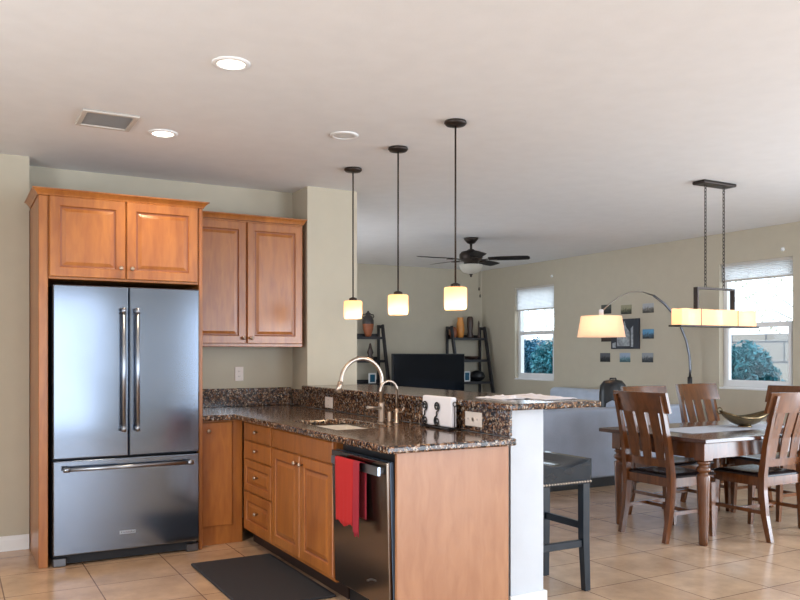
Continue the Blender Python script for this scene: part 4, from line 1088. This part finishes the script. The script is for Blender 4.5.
pos = [(7.88, 1.906, 'top left small print, half hidden behind the arc lamp arm'), (7.525, 1.885, 'top middle small greenish print above the large picture'), (7.155, 1.885, 'top right small pale grey print of the wall group'),
       (7.155, 1.567, 'middle right small print with a blue sky'), (7.88, 1.54, 'middle left small brown print just under the lamp shade'), (7.90, 1.275, 'bottom left small near-black print'),
       (7.545, 1.275, 'bottom middle small blue-green landscape print'), (7.165, 1.275, 'bottom right small dark print with a slanting shape')]
for k, ((y, z, lb), pc) in enumerate(zip(pos, PM)):
    bm = box(B(), 7.492, 7.4995, y-0.09, y+0.09, z-0.058, z+0.058, 0.001)
    solo('photo_print', bm, print_mat('print_%d' % k, *pc), (7.5, y, z), lb, 'photo', 'small prints around the large picture')
t = thing('wall_picture', (7.5, 7.53, 1.575), 'large dark canvas with a pale tower shape in the middle of the small prints', 'picture')
mk('canvas', box(B(), 7.472, 7.4995, 7.29, 7.77, 1.385, 1.765, 0.002), mat('dark_canvas_print', (44, 48, 58), 0.5, noise=0.3, nscale=6), t)
bm = B()
def flat(ys, zs): 
    v = [bm.verts.new((7.4712, y, z)) for y, z in zip(ys, zs)]; bm.faces.new(v)
flat([7.66, 7.44, 7.44, 7.50, 7.53, 7.56, 7.66], [1.42, 1.42, 1.60, 1.66, 1.745, 1.66, 1.60])
flat([7.74, 7.68, 7.68, 7.74], [1.40, 1.40, 1.47, 1.46]); flat([7.42, 7.38, 7.38, 7.42], [1.41, 1.41, 1.68, 1.64])
mk('pale_shapes', bm, mat('pale_canvas_paint', (150, 156, 160), 0.6, noise=0.45, nscale=22), t)
for y, z, lb in ((8.97, 2.43, 'tiny white sensor on the wall above the living-room window'), (5.32, 2.40, 'tiny white sensor on the wall above the window by the table')):
    q = B(); lathe(q, [(0.022, 0), (0.02, 0.012), (0, 0.014)], 0, 0, 14); xf(q, Matrix.Translation((7.499, y, z)) @ Matrix.Rotation(-PI/2, 4, 'Y'))
    solo('wall_sensor', q, M['white'], (7.5, y, z), lb, 'sensor')

# sparse tree with overexposure painted into its pale leaves beyond the garden wall
def tree(x, y, label, seed):
    global random
    t = thing('garden_tree', (x, y, -0.06), label, 'tree', 'trees beyond the garden wall')
    tr = B(); tube(tr, [(x, y, -0.06), (x+0.1, y+0.1, 1.2), (x, y+0.2, 2.2), (x, y+0.1, 3.2)], [0.09, 0.07, 0.05, 0.02], 8)
    for k in range(9):
        a = k*0.7; z = 1.3+k*0.17; tube(tr, [(x, y+0.12, z), (x+math.cos(a)*0.5, y+0.1+math.sin(a)*0.7, z+0.35), (x+math.cos(a)*0.8, y+0.1+math.sin(a)*1.3, z+0.5)], [0.012, 0.008, 0.004], 6)
    mk('trunk', tr, M['bark'], t)
    f = B(); foliage(f, (x, y, 2.5), (1.0, 1.7, 1.0), 900, 0.05); mk('crown', f, M['treeleaf'], t)
M['treeleaf'] = mat('glare_paled_leaves', (206, 208, 190), 0.7, noise=0.3)
tree(12.4, 14.2, 'glare-paled sparse-leaved tree behind the block wall, seen in the living-room window', 1)
tree(12.4, 8.3, 'glare-paled sparse-leaved tree behind the block wall, seen in the window by the table', 2)
